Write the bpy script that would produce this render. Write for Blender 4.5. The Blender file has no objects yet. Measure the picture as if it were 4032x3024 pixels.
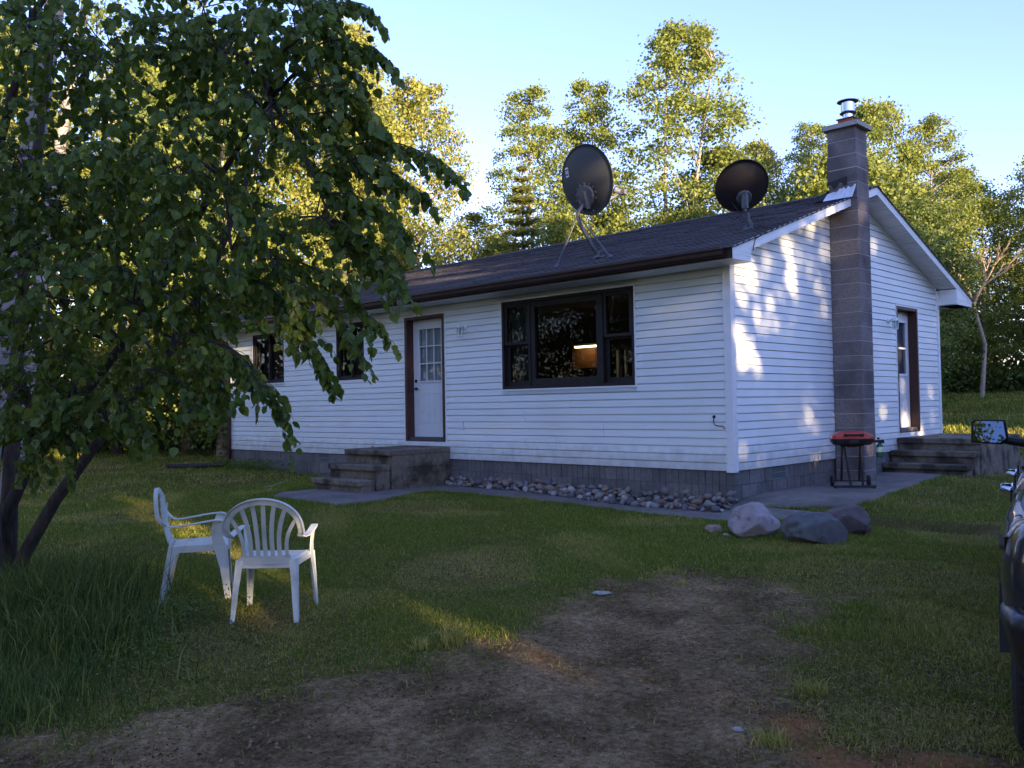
import bpy, math, random
import numpy as np
from mathutils import Vector, Matrix, noise
rnd = random.Random(11)
rng = np.random.default_rng(11)
scene = bpy.context.scene
COL = scene.collection
PI = math.pi

# ------------------------------------------------------------------ camera
YAW, PITCH, ROLL = -0.7696, 0.0235, -0.0174
CAM = np.array([5.68, -9.748, 0.863])
def cam_axes():
    cy, sy = math.cos(YAW), math.sin(YAW); cp, sp = math.cos(PITCH), math.sin(PITCH); cr, sr = math.cos(ROLL), math.sin(ROLL)
    f = np.array([sy*cp, cy*cp, sp]); r = np.array([cy, -sy, 0.0]); u = np.cross(r, f)
    return r*cr+u*sr, -r*sr+u*cr, f
RX, UX, FX = cam_axes()
cam_d = bpy.data.cameras.new('camera'); cam = bpy.data.objects.new('camera', cam_d); COL.objects.link(cam)
cam_d.sensor_width = 36.0; cam_d.lens = 36.0*3499.2/4032.0
cam_d.clip_start = 0.05; cam_d.clip_end = 2000
cam.matrix_world = Matrix(((RX[0], UX[0], -FX[0], CAM[0]), (RX[1], UX[1], -FX[1], CAM[1]), (RX[2], UX[2], -FX[2], CAM[2]), (0, 0, 0, 1)))
scene.camera = cam

# ------------------------------------------------------------------ light
SUN_EL = math.radians(8.0)
SUN_AZ = math.radians(-13.0)            # from +X axis towards -Y
SD = np.array([math.cos(SUN_EL)*math.cos(SUN_AZ), math.cos(SUN_EL)*math.sin(SUN_AZ), math.sin(SUN_EL)])
world = bpy.data.worlds.new('World'); scene.world = world; world.use_nodes = True
wn = world.node_tree.nodes; wl = world.node_tree.links
sky = wn.new('ShaderNodeTexSky'); sky.sky_type = 'NISHITA'; sky.sun_disc = False
sky.sun_elevation = SUN_EL; sky.sun_rotation = math.atan2(SD[0], SD[1])
sky.air_density = 1.0; sky.dust_density = 0.3; sky.ozone_density = 2.0; sky.altitude = 200
bg = wn['Background']; bg.inputs[1].default_value = 0.15
tintn = wn.new('ShaderNodeMixRGB'); tintn.blend_type = 'MULTIPLY'; tintn.inputs[0].default_value = 1.0; tintn.inputs[2].default_value = (.98, .845, 1.22, 1)
wl.new(sky.outputs[0], tintn.inputs[1]); wl.new(tintn.outputs[0], bg.inputs[0])
sun_d = bpy.data.lights.new('sun', 'SUN'); sun_d.energy = 4.3; sun_d.angle = math.radians(0.55); sun_d.color = (1.0, 0.73, 0.45)
sun = bpy.data.objects.new('sun', sun_d); COL.objects.link(sun)
sun.rotation_euler = Vector(SD).to_track_quat('Z', 'Y').to_euler(); sun.location = (20, -10, 20)
scene.view_settings.view_transform = 'Standard'; scene.view_settings.look = 'None'
scene.view_settings.gamma = 1.0; scene.view_settings.use_curve_mapping = False
scene.view_settings.exposure = 2.06
scene.render.engine = 'CYCLES'
scene.cycles.max_bounces = 7; scene.cycles.transparent_max_bounces = 8; scene.cycles.diffuse_bounces = 4

# ------------------------------------------------------------------ materials
MATS = {}
OBJVAR = {'white_vinyl': .025, 'chimney_block': .14, 'grey_split_block': .14, 'concrete_step': .10, 'river_stone_grey': .25, 'river_stone_tan': .25, 'river_stone_pale': .15, 'river_stone_dark': .3, 'river_stone_pink': .2, 'soffit_white': .03}
def mat(name, color, rough=0.6, metal=0.0, var=None, scale=8.0, bump=0.0, bscale=60.0, detail=4.0, spec=0.5, stretch=None, coat=0.0, var2=None, scale2=1.2, mix2=(0.45, 0.65)):
    if name in MATS: return MATS[name]
    m = bpy.data.materials.new(name); m.use_nodes = True
    N = m.node_tree.nodes; L = m.node_tree.links; b = N['Principled BSDF']
    b.inputs['Roughness'].default_value = rough; b.inputs['Metallic'].default_value = metal
    b.inputs['Specular IOR Level'].default_value = spec; b.inputs['Coat Weight'].default_value = coat
    tc = N.new('ShaderNodeTexCoord'); src = tc.outputs['Object']
    if stretch:
        mp = N.new('ShaderNodeMapping'); mp.inputs['Scale'].default_value = stretch; L.new(src, mp.inputs[0]); src = mp.outputs[0]
    col = None
    if var is not None:
        n = N.new('ShaderNodeTexNoise'); n.inputs['Scale'].default_value = scale; n.inputs['Detail'].default_value = detail; L.new(src, n.inputs[0])
        r = N.new('ShaderNodeValToRGB'); r.color_ramp.elements[0].position = .32; r.color_ramp.elements[1].position = .68
        r.color_ramp.elements[0].color = (*color, 1); r.color_ramp.elements[1].color = (*var, 1); L.new(n.outputs[0], r.inputs[0])
        col = r.outputs[0]
        if var2 is not None:
            n2 = N.new('ShaderNodeTexNoise'); n2.inputs['Scale'].default_value = scale2; n2.inputs['Detail'].default_value = 6; L.new(src, n2.inputs[0])
            r2 = N.new('ShaderNodeValToRGB'); r2.color_ramp.elements[0].position = mix2[0]; r2.color_ramp.elements[1].position = mix2[1]; L.new(n2.outputs[0], r2.inputs[0])
            mx = N.new('ShaderNodeMixRGB'); L.new(r2.outputs[0], mx.inputs[0]); L.new(col, mx.inputs[1]); mx.inputs[2].default_value = (*var2, 1); col = mx.outputs[0]
        L.new(col, b.inputs['Base Color'])
    else: b.inputs['Base Color'].default_value = (*color, 1)
    if name in OBJVAR and col is not None:
        oi = N.new('ShaderNodeObjectInfo'); mr = N.new('ShaderNodeMapRange'); mr.inputs[3].default_value = 1-OBJVAR[name]; mr.inputs[4].default_value = 1+OBJVAR[name]; L.new(oi.outputs['Random'], mr.inputs[0])
        mu = N.new('ShaderNodeVectorMath'); mu.operation = 'SCALE'; L.new(col, mu.inputs[0]); L.new(mr.outputs[0], mu.inputs['Scale']); L.new(mu.outputs[0], b.inputs['Base Color'])
    if bump:
        n = N.new('ShaderNodeTexNoise'); n.inputs['Scale'].default_value = bscale; n.inputs['Detail'].default_value = 6; L.new(src, n.inputs[0])
        bp = N.new('ShaderNodeBump'); bp.inputs['Strength'].default_value = bump; bp.inputs['Distance'].default_value = 0.01
        L.new(n.outputs[0], bp.inputs['Height']); L.new(bp.outputs[0], b.inputs['Normal'])
    MATS[name] = m; return m
def leaf_mat(name, c1, c2, trans, tw=0.35, rough=0.45, sp=.35):
    m = bpy.data.materials.new(name); m.use_nodes = True
    N = m.node_tree.nodes; L = m.node_tree.links; b = N['Principled BSDF']; out = N['Material Output']
    at = N.new('ShaderNodeAttribute'); at.attribute_name = 'tint'
    r = N.new('ShaderNodeValToRGB'); r.color_ramp.elements[0].color = (*c1, 1); r.color_ramp.elements[1].color = (*c2, 1); L.new(at.outputs['Fac'], r.inputs[0])
    L.new(r.outputs[0], b.inputs['Base Color']); b.inputs['Roughness'].default_value = rough; b.inputs['Specular IOR Level'].default_value = sp
    t = N.new('ShaderNodeBsdfTranslucent'); mc = N.new('ShaderNodeMixRGB'); mc.blend_type = 'MIX'; mc.inputs[0].default_value = .5
    L.new(r.outputs[0], mc.inputs[1]); mc.inputs[2].default_value = (*trans, 1); L.new(mc.outputs[0], t.inputs[0])
    mx = N.new('ShaderNodeMixShader'); mx.inputs[0].default_value = tw; L.new(b.outputs[0], mx.inputs[1]); L.new(t.outputs[0], mx.inputs[2]); L.new(mx.outputs[0], out.inputs[0])
    MATS[name] = m; return m
def glass_mat(name, tint=(0.9, 0.92, 0.92), ior=1.5, boost=1.0):
    m = bpy.data.materials.new(name); m.use_nodes = True
    N = m.node_tree.nodes; L = m.node_tree.links; out = N['Material Output']; N.remove(N['Principled BSDF'])
    tr = N.new('ShaderNodeBsdfTransparent'); tr.inputs[0].default_value = (*tint, 1)
    gl = N.new('ShaderNodeBsdfGlossy'); gl.inputs['Roughness'].default_value = 0.01; gl.inputs[0].default_value = (1, 1, 1, 1)
    fr = N.new('ShaderNodeFresnel'); fr.inputs[0].default_value = ior
    mu = N.new('ShaderNodeMath'); mu.operation = 'MULTIPLY'; mu.inputs[1].default_value = boost; mu.use_clamp = True; L.new(fr.outputs[0], mu.inputs[0])
    mx = N.new('ShaderNodeMixShader'); L.new(mu.outputs[0], mx.inputs[0]); L.new(tr.outputs[0], mx.inputs[1]); L.new(gl.outputs[0], mx.inputs[2]); L.new(mx.outputs[0], out.inputs[0])
    MATS[name] = m; return m
vinyl = mat('white_vinyl', (.78, .84, .83), .42, var=(.82, .87, .86), scale=2.2, bump=.03, bscale=220, var2=(.75, .79, .76), scale2=.9, mix2=(.5, .75))
trimw = mat('white_trim', (.79, .83, .83), .4, var=(.82, .86, .86), scale=3)
soffm = mat('soffit_white', (.66, .67, .66), .5, var=(.72, .73, .72), scale=3)
def splash(m):
    N = m.node_tree.nodes; L = m.node_tree.links; b = N['Principled BSDF']; tc = [n for n in N if n.type == 'TEX_COORD'][0]
    sx = N.new('ShaderNodeSeparateXYZ'); L.new(tc.outputs['Object'], sx.inputs[0])
    n = N.new('ShaderNodeTexNoise'); n.inputs['Scale'].default_value = 7; n.inputs['Detail'].default_value = 8; L.new(tc.outputs['Object'], n.inputs[0])
    a = N.new('ShaderNodeMath'); a.operation = 'MULTIPLY_ADD'; L.new(n.outputs[0], a.inputs[0]); a.inputs[1].default_value = -.55; L.new(sx.outputs[2], a.inputs[2])
    mr = N.new('ShaderNodeMapRange'); mr.inputs[1].default_value = -.28; mr.inputs[2].default_value = .02; mr.inputs[3].default_value = .55; mr.inputs[4].default_value = 0; L.new(a.outputs[0], mr.inputs[0])
    mx = N.new('ShaderNodeMixRGB'); old = b.inputs['Base Color'].links[0].from_socket; L.new(mr.outputs[0], mx.inputs[0]); L.new(old, mx.inputs[1]); mx.inputs[2].default_value = (.38, .36, .32, 1); L.new(mx.outputs[0], b.inputs['Base Color'])
    n2 = N.new('ShaderNodeTexNoise'); n2.inputs['Scale'].default_value = 1.7; n2.inputs['Detail'].default_value = 2; L.new(tc.outputs['Object'], n2.inputs[0])
    bp = N.new('ShaderNodeBump'); bp.inputs['Strength'].default_value = .35; bp.inputs['Distance'].default_value = .03; L.new(n2.outputs[0], bp.inputs['Height']); L.new(b.inputs['Normal'].links[0].from_socket, bp.inputs['Normal']); L.new(bp.outputs[0], b.inputs['Normal'])
splash(vinyl)
brown = mat('dark_brown_metal', (.030, .012, .010), .35, var=(.042, .018, .014), scale=6)
frame_m = mat('dark_bronze_frame', (.012, .009, .007), .65, var=(.018, .014, .011), scale=8)
doorbrown = mat('brown_wood_frame', (.05, .018, .012), .5, var=(.075, .028, .018), scale=5, stretch=(6, 6, 1), bump=.1)
doorm = mat('white_door_paint', (.68, .72, .74), .38, var=(.72, .75, .76), scale=3)
block_m = mat('grey_split_block', (.14, .134, .130), .9, var=(.20, .193, .186), scale=22, bump=.6, bscale=90, var2=(.12, .118, .115), scale2=2.2)
chim_m = mat('chimney_block', (.17, .148, .142), .92, var=(.25, .22, .21), scale=35, bump=.8, bscale=120, var2=(.115, .098, .094), scale2=2.0)
mortar_m = mat('pale_mortar', (.40, .385, .37), .95, var=(.50, .48, .46), scale=40, bump=.5)
conc = mat('weathered_concrete', (.14, .132, .125), .93, var=(.21, .20, .185), scale=14, bump=.5, bscale=70, var2=(.07, .066, .058), scale2=2.6, mix2=(.48, .62))
conc_s = mat('concrete_step', (.14, .118, .088), .93, var=(.23, .195, .145), scale=16, bump=.6, bscale=60, var2=(.055, .046, .032), scale2=3.2, mix2=(.45, .6))
asph = mat('dark_path', (.14, .125, .112), .9, var=(.21, .19, .17), scale=9, bump=.35, bscale=120, var2=(.11, .10, .092), scale2=1.7)
shing = mat('dark_shingle', (.060, .052, .054), .92, var=(.115, .098, .096), scale=30, bump=.5, bscale=200, stretch=(.5, 2, 2), var2=(.07, .045, .036), scale2=2.3, mix2=(.58, .74))
flash_m = mat('flashing_metal', (.75, .76, .78), .35, metal=.3, var=(.85, .86, .88), scale=7)
tar = mat('roof_tar', (.012, .012, .013), .6)
steel = mat('stainless_pipe', (.72, .73, .75), .18, metal=1.0)
steel_d = mat('pipe_cap_metal', (.16, .17, .19), .35, metal=.8)
clay = mat('clay_flue', (.42, .10, .045), .8, var=(.30, .07, .035), scale=12)
capm = mat('chimney_cap_concrete', (.30, .285, .26), .9, var=(.38, .36, .33), scale=20, bump=.4)
plastic = mat('white_plastic', (.62, .67, .63), .38, var=(.70, .74, .70), scale=6, bump=.05, bscale=160, var2=(.46, .48, .40), scale2=7, mix2=(.5, .75))
blk = mat('black_paint', (.010, .010, .011), .6)
blk_r = mat('black_rubber', (.018, .018, .019), .8, bump=.2)
redm = mat('red_enamel', (.50, .045, .022), .3, var=(.44, .035, .02), scale=5, coat=.3)
greenm = mat('green_cylinder', (.02, .10, .055), .4)
dish_m = mat('grey_dish', (.040, .044, .044), .6, var=(.048, .052, .052), scale=5)
dish_b = mat('black_dish', (.016, .013, .014), .45, var=(.022, .018, .018), scale=5)
galv = mat('galvanised_steel', (.07, .078, .09), .5, metal=.3, var=(.11, .12, .135), scale=20)
white_p = mat('paper_label', (.8, .8, .82), .6)
grey_p = mat('print_grey', (.12, .12, .14), .6)
barkw = mat('white_birch_bark', (.34, .31, .29), .8, var=(.24, .22, .20), scale=5, bump=.5, bscale=25, stretch=(1, 1, 5), var2=(.035, .028, .025), scale2=3.2, mix2=(.58, .64))
barkd = mat('dark_bark', (.030, .023, .020), .9, var=(.075, .056, .046), scale=14, bump=.9, bscale=30, stretch=(2, 2, .6))
barko = mat('aspen_bark', (.30, .24, .19), .85, var=(.42, .36, .29), scale=6, bump=.4, stretch=(1, 1, 3), var2=(.10, .075, .06), scale2=3)
deadw = mat('dead_wood', (.34, .25, .19), .9, var=(.45, .36, .28), scale=10)
curtain = mat('curtain_cloth', (.42, .48, .54), .9, var=(.50, .55, .60), scale=4)
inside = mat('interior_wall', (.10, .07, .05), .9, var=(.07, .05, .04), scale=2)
woodcab = mat('varnished_wood', (.28, .12, .045), .4, var=(.20, .08, .03), scale=5, stretch=(1, 1, 6))
glass = glass_mat('window_glass', (.72, .75, .74), 1.5, .62)
carp = mat('black_car_paint', (.022, .022, .027), .22, coat=1.0, spec=.6)
chrome = mat('chrome', (.75, .76, .78), .06, metal=1.0)
carglass = mat('dark_car_glass', (.01, .011, .013), .03, spec=.8)
mirrorm = mat('mirror_glass', (.13, .17, .22), .01, metal=1.0)
lampred = mat('smoked_tail_lamp', (.012, .006, .008), .10, coat=1.0)
lampclear = mat('lamp_clear', (.45, .42, .40), .1, coat=1.0)
leaf_birch = leaf_mat('birch_leaf', (.046, .098, .017), (.19, .245, .036), (.28, .40, .03), .30, .38, .28)
leaf_sun = leaf_mat('aspen_leaf', (.10, .155, .025), (.25, .28, .06), (.48, .52, .09), .33, .5)
leaf_sun2 = leaf_mat('yellow_green_leaf', (.15, .19, .035), (.32, .32, .075), (.55, .54, .11), .33, .5)
leaf_dark = leaf_mat('maple_leaf', (.04, .08, .02), (.12, .155, .03), (.2, .28, .04), .3, .5)
needle = leaf_mat('spruce_needle', (.22, .27, .08), (.42, .42, .14), (.6, .6, .14), .5, .6)
grassm = leaf_mat('grass_blade', (.095, .175, .018), (.70, .56, .18), (.22, .30, .03), .38, .8, .06)
strawm = leaf_mat('dry_straw', (.18, .115, .045), (.66, .48, .22), (.2, .16, .06), .2, .9, .03)
drygr = leaf_mat('tall_grass_blade', (.030, .075, .014), (.30, .33, .09), (.16, .22, .03), .3, .6, .15)
for nm, c, c2 in (('river_stone_grey', (.25, .24, .225), (.16, .155, .15)), ('river_stone_tan', (.27, .21, .15), (.18, .135, .10)), ('river_stone_pale', (.40, .385, .36), (.28, .27, .25)), ('river_stone_dark', (.12, .125, .135), (.085, .088, .095)), ('river_stone_pink', (.26, .19, .165), (.19, .14, .12))):
    mat(nm, c, .75, var=c2, scale=25, bump=.3, bscale=80)
b_pale = mat('pale_granite', (.36, .31, .31), .85, var=(.25, .215, .215), scale=9, bump=.8, bscale=25, var2=(.12, .11, .11), scale2=10, mix2=(.58, .70))
b_dark = mat('dark_granite', (.080, .084, .082), .8, var=(.12, .122, .118), scale=9, bump=.6, bscale=30, var2=(.30, .30, .30), scale2=26, mix2=(.68, .74))
b_brown = mat('brown_granite', (.085, .065, .06), .85, var=(.13, .105, .095), scale=10, bump=.7, bscale=25)
emit = bpy.data.materials.new('fluorescent_tube_glow'); emit.use_nodes = True
emit.node_tree.nodes['Principled BSDF'].inputs['Emission Color'].default_value = (1, .78, .42, 1)
emit.node_tree.nodes['Principled BSDF'].inputs['Emission Strength'].default_value = 1.6

# ------------------------------------------------------------------ mesh helpers
class MB:
    def __init__(s): s.v = []; s.f = []; s.smooth = False
    def add(s, vs, fs):
        o = len(s.v); s.v += [tuple(map(float, p)) for p in vs]; s.f += [tuple(i+o for i in q) for q in fs]; return s
    def box(s, x0, x1, y0, y1, z0, z1):
        return s.add([(x0, y0, z0), (x1, y0, z0), (x1, y1, z0), (x0, y1, z0), (x0, y0, z1), (x1, y0, z1), (x1, y1, z1), (x0, y1, z1)],
                     [(0, 3, 2, 1), (4, 5, 6, 7), (0, 1, 5, 4), (1, 2, 6, 5), (2, 3, 7, 6), (3, 0, 4, 7)])
    def prism(s, poly, fn0, fn1):
        n = len(poly); vs = [fn0(p) for p in poly]+[fn1(p) for p in poly]
        fs = [tuple(range(n))[::-1], tuple(range(n, 2*n))]+[(i, (i+1) % n, n+(i+1) % n, n+i) for i in range(n)]
        return s.add(vs, fs)
    def tube(s, pts, rad, n=8, cap=True):
        pts = [Vector(p) for p in pts]
        if not hasattr(rad, '__len__'): rad = [rad]*len(pts)
        vs = []; prev = None
        for i, p in enumerate(pts):
            t = (pts[min(i+1, len(pts)-1)]-pts[max(i-1, 0)]).normalized()
            if prev is None:
                a = t.orthogonal().normalized()
            else:
                a = prev-t*prev.dot(t); a = a.normalized() if a.length > 1e-6 else t.orthogonal().normalized()
            prev = a; b = t.cross(a)
            for k in range(n):
                w = 2*PI*k/n; vs.append(p+(a*math.cos(w)+b*math.sin(w))*rad[i])
        fs = [(i*n+k, i*n+(k+1) % n, (i+1)*n+(k+1) % n, (i+1)*n+k) for i in range(len(pts)-1) for k in range(n)]
        if cap: fs += [tuple(range(n))[::-1], tuple(range((len(pts)-1)*n, len(pts)*n))]
        return s.add(vs, fs)
    def sweep(s, pts, wv, w, t):
        """rectangular bar: wv = width direction per point (or one), w width(s), t thickness"""
        pts = [Vector(p) for p in pts]; m = len(pts)
        wv = [Vector(wv)]*m if not isinstance(wv[0], (tuple, list, Vector)) else [Vector(q) for q in wv]
        w = [w]*m if not hasattr(w, '__len__') else w
        vs = []
        for i, p in enumerate(pts):
            tn = (pts[min(i+1, m-1)]-pts[max(i-1, 0)]).normalized()
            a = wv[i]-tn*wv[i].dot(tn); a.normalize(); b = tn.cross(a)
            for sx, sy in ((-1, -1), (1, -1), (1, 1), (-1, 1)): vs.append(p+a*(sx*w[i]/2)+b*(sy*t/2))
        fs = [(i*4+k, i*4+(k+1) % 4, (i+1)*4+(k+1) % 4, (i+1)*4+k) for i in range(m-1) for k in range(4)]+[(3, 2, 1, 0), (4*m-4, 4*m-3, 4*m-2, 4*m-1)]
        return s.add(vs, fs)
    def lathe(s, prof, n=24, origin=(0, 0, 0), axis=(0, 0, 1)):
        ax = Vector(axis).normalized(); a = ax.orthogonal().normalized(); b = ax.cross(a); o = Vector(origin)
        vs = [o+ax*z+(a*math.cos(2*PI*k/n)+b*math.sin(2*PI*k/n))*r for r, z in prof for k in range(n)]
        fs = [(i*n+k, i*n+(k+1) % n, (i+1)*n+(k+1) % n, (i+1)*n+k) for i in range(len(prof)-1) for k in range(n)]
        fs += [tuple(range(n))[::-1], tuple(range((len(prof)-1)*n, len(prof)*n))]
        return s.add(vs, fs)
    def mesh(s, name, m):
        me = bpy.data.meshes.new(name); me.from_pydata(s.v, [], s.f); me.materials.append(m)
        if s.smooth: me.polygons.foreach_set('use_smooth', [True]*len(me.polygons))
        me.update(); return me
    def build(s, name, m, parent=None, loc=None, bevel=0.0, sharp=None):
        o = bpy.data.objects.new(name, s.mesh(name, m)); COL.objects.link(o)
        if parent is not None: o.parent = parent
        if loc is not None: o.location = loc
        if bevel:
            b = o.modifiers.new('bevel', 'BEVEL'); b.width = bevel; b.segments = 2; b.limit_method = 'ANGLE'
        return o
def tag(o, label=None, cat=None, group=None, kind=None):
    if label: o['label'] = label
    if cat: o['category'] = cat
    if group: o['group'] = group
    if kind: o['kind'] = kind
    return o
def empty(name, loc=(0, 0, 0), rz=0.0):
    o = bpy.data.objects.new(name, None); COL.objects.link(o); o.location = loc; o.rotation_euler = (0, 0, rz); o.empty_display_size = .2; return o
def np_mesh(name, V, F, m, tint=None, attrs=None, smooth=False):
    me = bpy.data.meshes.new(name); V = np.asarray(V, np.float32); F = np.asarray(F, np.int32)
    k = F.shape[1]; me.vertices.add(len(V)); me.vertices.foreach_set('co', V.ravel())
    me.loops.add(F.size); me.loops.foreach_set('vertex_index', F.ravel())
    me.polygons.add(len(F)); me.polygons.foreach_set('loop_start', np.arange(0, F.size, k, dtype=np.int32))
    if smooth: me.polygons.foreach_set('use_smooth', np.ones(len(F), bool))
    if tint is not None:
        a = me.attributes.new('tint', 'FLOAT', 'POINT'); a.data.foreach_set('value', np.asarray(tint, np.float32))
    for nm, arr in (attrs or {}).items():
        a = me.attributes.new(nm, 'FLOAT', 'POINT'); a.data.foreach_set('value', np.asarray(arr, np.float32))
    me.materials.append(m); me.update(calc_edges=True); return me
def link_mesh(name, me, parent=None):
    o = bpy.data.objects.new(name, me); COL.objects.link(o)
    if parent is not None: o.parent = parent
    return o
def norm(a): return a/np.maximum(np.linalg.norm(a, axis=-1, keepdims=True), 1e-9)

# ------------------------------------------------------------------ ground
def SM(t, a, b):
    u = np.clip((t-a)/(b-a), 0, 1); return u*u*(3-2*u)
def gz(x, y):
    x = np.asarray(x, float); y = np.asarray(y, float)
    z = -.42-.07*SM(x, -6, .3)*SM(-y, 0, .25) -.022*np.maximum(0, -y-1.5)
    z = z+.085*SM(y, -.05, .6)*SM(x, -.5, .0)*(1-SM(y, 4.6, 6.5))*(1-SM(x, 1.2, 2.2))
    z = z+.065*np.maximum(0, np.minimum(y, 32)-7.5)*SM(y, 7, 10)
    d = np.hypot(x-2, y+3)
    z = z+.012*np.sin(x*1.7+.6)*np.cos(y*1.3)*SM(np.abs(y+5), 0, 3)+.006*np.sin(x*4.1+y*3.3)*(y < -1)*SM(-y, 1, 2)
    return z
def gz1(x, y): return float(gz(x, y))
def pip(x, y, poly):
    inside_ = np.zeros(np.shape(x), bool); n = len(poly); j = n-1
    for i in range(n):
        xi, yi = poly[i]; xj, yj = poly[j]
        c = ((yi > y) != (yj > y)) & (x < (xj-xi)*(y-yi)/(yj-yi+1e-12)+xi)
        inside_ ^= c; j = i
    return inside_
def pdist(x, y, poly):
    d = np.full(np.shape(x), 1e9); n = len(poly)
    for i in range(n):
        ax, ay = poly[i]; bx, by = poly[(i+1) % n]; dx, dy = bx-ax, by-ay; L = dx*dx+dy*dy+1e-12
        t = np.clip(((x-ax)*dx+(y-ay)*dy)/L, 0, 1); d = np.minimum(d, np.hypot(x-ax-t*dx, y-ay-t*dy))
    return np.where(pip(x, y, poly), d, -d)
DIRT = [(-1.5, -10.8), (.9, -8.9), (1.32, -8.1), (1.38, -7.57), (1.46, -7.33), (1.6, -6.72), (1.69, -6.09), (1.62, -5.62), (1.41, -5.08), (1.29, -4.24), (1.34, -3.7), (1.61, -3.41), (2.2, -3.38), (2.6, -3.54), (3.05, -3.54), (2.98, -3.83), (3.05, -4.39), (3.32, -4.95), (3.61, -5.51), (3.59, -5.7), (3.87, -5.81), (3.97, -6.07), (4.17, -6.04), (4.64, -5.78), (5.4, -5.6), (9, -5.9), (16, -8), (16, -16), (-2, -16)]
RED = [(3.70, -5.95), (3.85, -5.72), (4.05, -5.95), (4.17, -6.10), (4.64, -5.84), (5.4, -5.7), (9, -6), (16, -8), (16, -16), (4.3, -16), (4.05, -6.5)]
APRON = [(-6.55, 0), (-6.55, -2.35), (-6.2, -2.75), (-5.2, -2.86), (-4.4, -2.8), (-4.22, -2.2), (-4.5, -1.35), (-4.62, -1.0), (-4.1, -.82), (-2.9, -.80), (-1.2, -.84), (.25, -.98), (.75, -.95), (.95, -.55), (.95, -.05), (0, -.02), (0, 0)]
PAD = [(0, .02), (.6, .02), (1.35, .28), (1.42, .8), (1.30, 1.35), (1.12, 2.8), (.92, 4.6), (0, 4.6)]
def path_mask(x, y): return np.maximum(pdist(x, y, APRON), pdist(x, y, PAD))
gx = np.unique(np.concatenate([np.linspace(-260, -40, 12), np.linspace(-40, -12, 29), np.linspace(-12, 9, 263), np.linspace(9, 30, 22), np.linspace(30, 260, 12)]))
gy = np.unique(np.concatenate([np.linspace(-260, -30, 12), np.linspace(-30, -12, 10), np.linspace(-12, 8, 251), np.linspace(8, 45, 45), np.linspace(45, 260, 14)]))
GX, GY = np.meshgrid(gx, gy, indexing='ij'); gxf, gyf = GX.ravel(), GY.ravel()
def wob(x, y, s, a, ph=0): return a*(np.sin(x*s+ph+1.3*np.sin(y*s*.7))+np.sin(y*s*1.13+ph*2+1.1*np.sin(x*s*.8)))
def dirt_d(x, y): return pdist(x, y, DIRT)+wob(x, y, 6.3, .05)+wob(x, y, 15, .03, 1.0)
dd = dirt_d(gxf, gyf); rd = pdist(gxf, gyf, RED)+wob(gxf, gyf, 9, .03)
GZ = gz(gxf, gyf)
near = (gxf > -8) & (gxf < 9) & (gyf > -12) & (gyf < -1)
GZ = GZ + np.where(near & (dd > 0), .010*np.sin(gxf*11+np.sin(gyf*9))*np.sin(gyf*12+1)+.006*np.sin(gxf*27+gyf*5)*np.sin(gyf*23), 0)
nx, ny = len(gx), len(gy)
I = np.arange(nx*ny).reshape(nx, ny)
F = np.stack([I[:-1, :-1], I[1:, :-1], I[1:, 1:], I[:-1, 1:]], -1).reshape(-1, 4)
gm = bpy.data.materials.new('ground_soil_and_turf'); gm.use_nodes = True
N = gm.node_tree.nodes; L = gm.node_tree.links; b = N['Principled BSDF']; b.inputs['Roughness'].default_value = .95; b.inputs['Specular IOR Level'].default_value = .02
tc = N.new('ShaderNodeTexCoord')
def ramp(fac, stops):
    r = N.new('ShaderNodeValToRGB'); e = r.color_ramp.elements
    e[0].position, e[0].color = stops[0][0], (*stops[0][1], 1); e[1].position, e[1].color = stops[-1][0], (*stops[-1][1], 1)
    for p, c in stops[1:-1]:
        q = e.new(p); q.color = (*c, 1)
    L.new(fac, r.inputs[0]); return r.outputs[0]
def nz(scale, detail=5, rough=.6):
    n = N.new('ShaderNodeTexNoise'); n.inputs['Scale'].default_value = scale; n.inputs['Detail'].default_value = detail; n.inputs['Roughness'].default_value = rough; L.new(tc.outputs['Object'], n.inputs[0]); return n.outputs[0]
def mixc(f, a, b_):
    m = N.new('ShaderNodeMixRGB'); L.new(f, m.inputs[0]); L.new(a, m.inputs[1]); L.new(b_, m.inputs[2]); return m.outputs[0]
grass_c = ramp(nz(3.0), [(.3, (.07, .075, .022)), (.5, (.12, .10, .038)), (.7, (.20, .145, .07))])
dirt_c = ramp(nz(24, 12, .85), [(.36, (.10, .057, .026)), (.46, (.32, .205, .100)), (.55, (.50, .34, .18)), (.66, (.86, .63, .38))])
dirt_b = ramp(nz(2.2, 6), [(.38, (.42, .42, .40)), (.64, (1.0, 1.0, 1.0))])
mm = N.new('ShaderNodeMixRGB'); mm.blend_type = 'MULTIPLY'; mm.inputs[0].default_value = 1.0; L.new(dirt_b, mm.inputs[1]); L.new(dirt_c, mm.inputs[2])
red_c = ramp(nz(30, 7), [(.3, (.30, .13, .05)), (.7, (.50, .25, .11))])
a1 = N.new('ShaderNodeAttribute'); a1.attribute_name = 'dirt'; a2 = N.new('ShaderNodeAttribute'); a2.attribute_name = 'redsoil'
def mask(at, lo, hi):
    ad = N.new('ShaderNodeMath'); ad.operation = 'MULTIPLY_ADD'; L.new(nz(14, 6), ad.inputs[0]); ad.inputs[1].default_value = .35; L.new(at.outputs['Fac'], ad.inputs[2])
    mr = N.new('ShaderNodeMapRange'); mr.inputs[1].default_value = lo; mr.inputs[2].default_value = hi; L.new(ad.outputs[0], mr.inputs[0]); return mr.outputs[0]
c = mixc(mask(a2, .10, .22), mm.outputs[0], red_c)
c = mixc(mask(a1, .12, .24), grass_c, c)
L.new(c, b.inputs['Base Color'])
bp = N.new('ShaderNodeBump'); bp.inputs['Strength'].default_value = 1.0; bp.inputs['Distance'].default_value = .035
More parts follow.
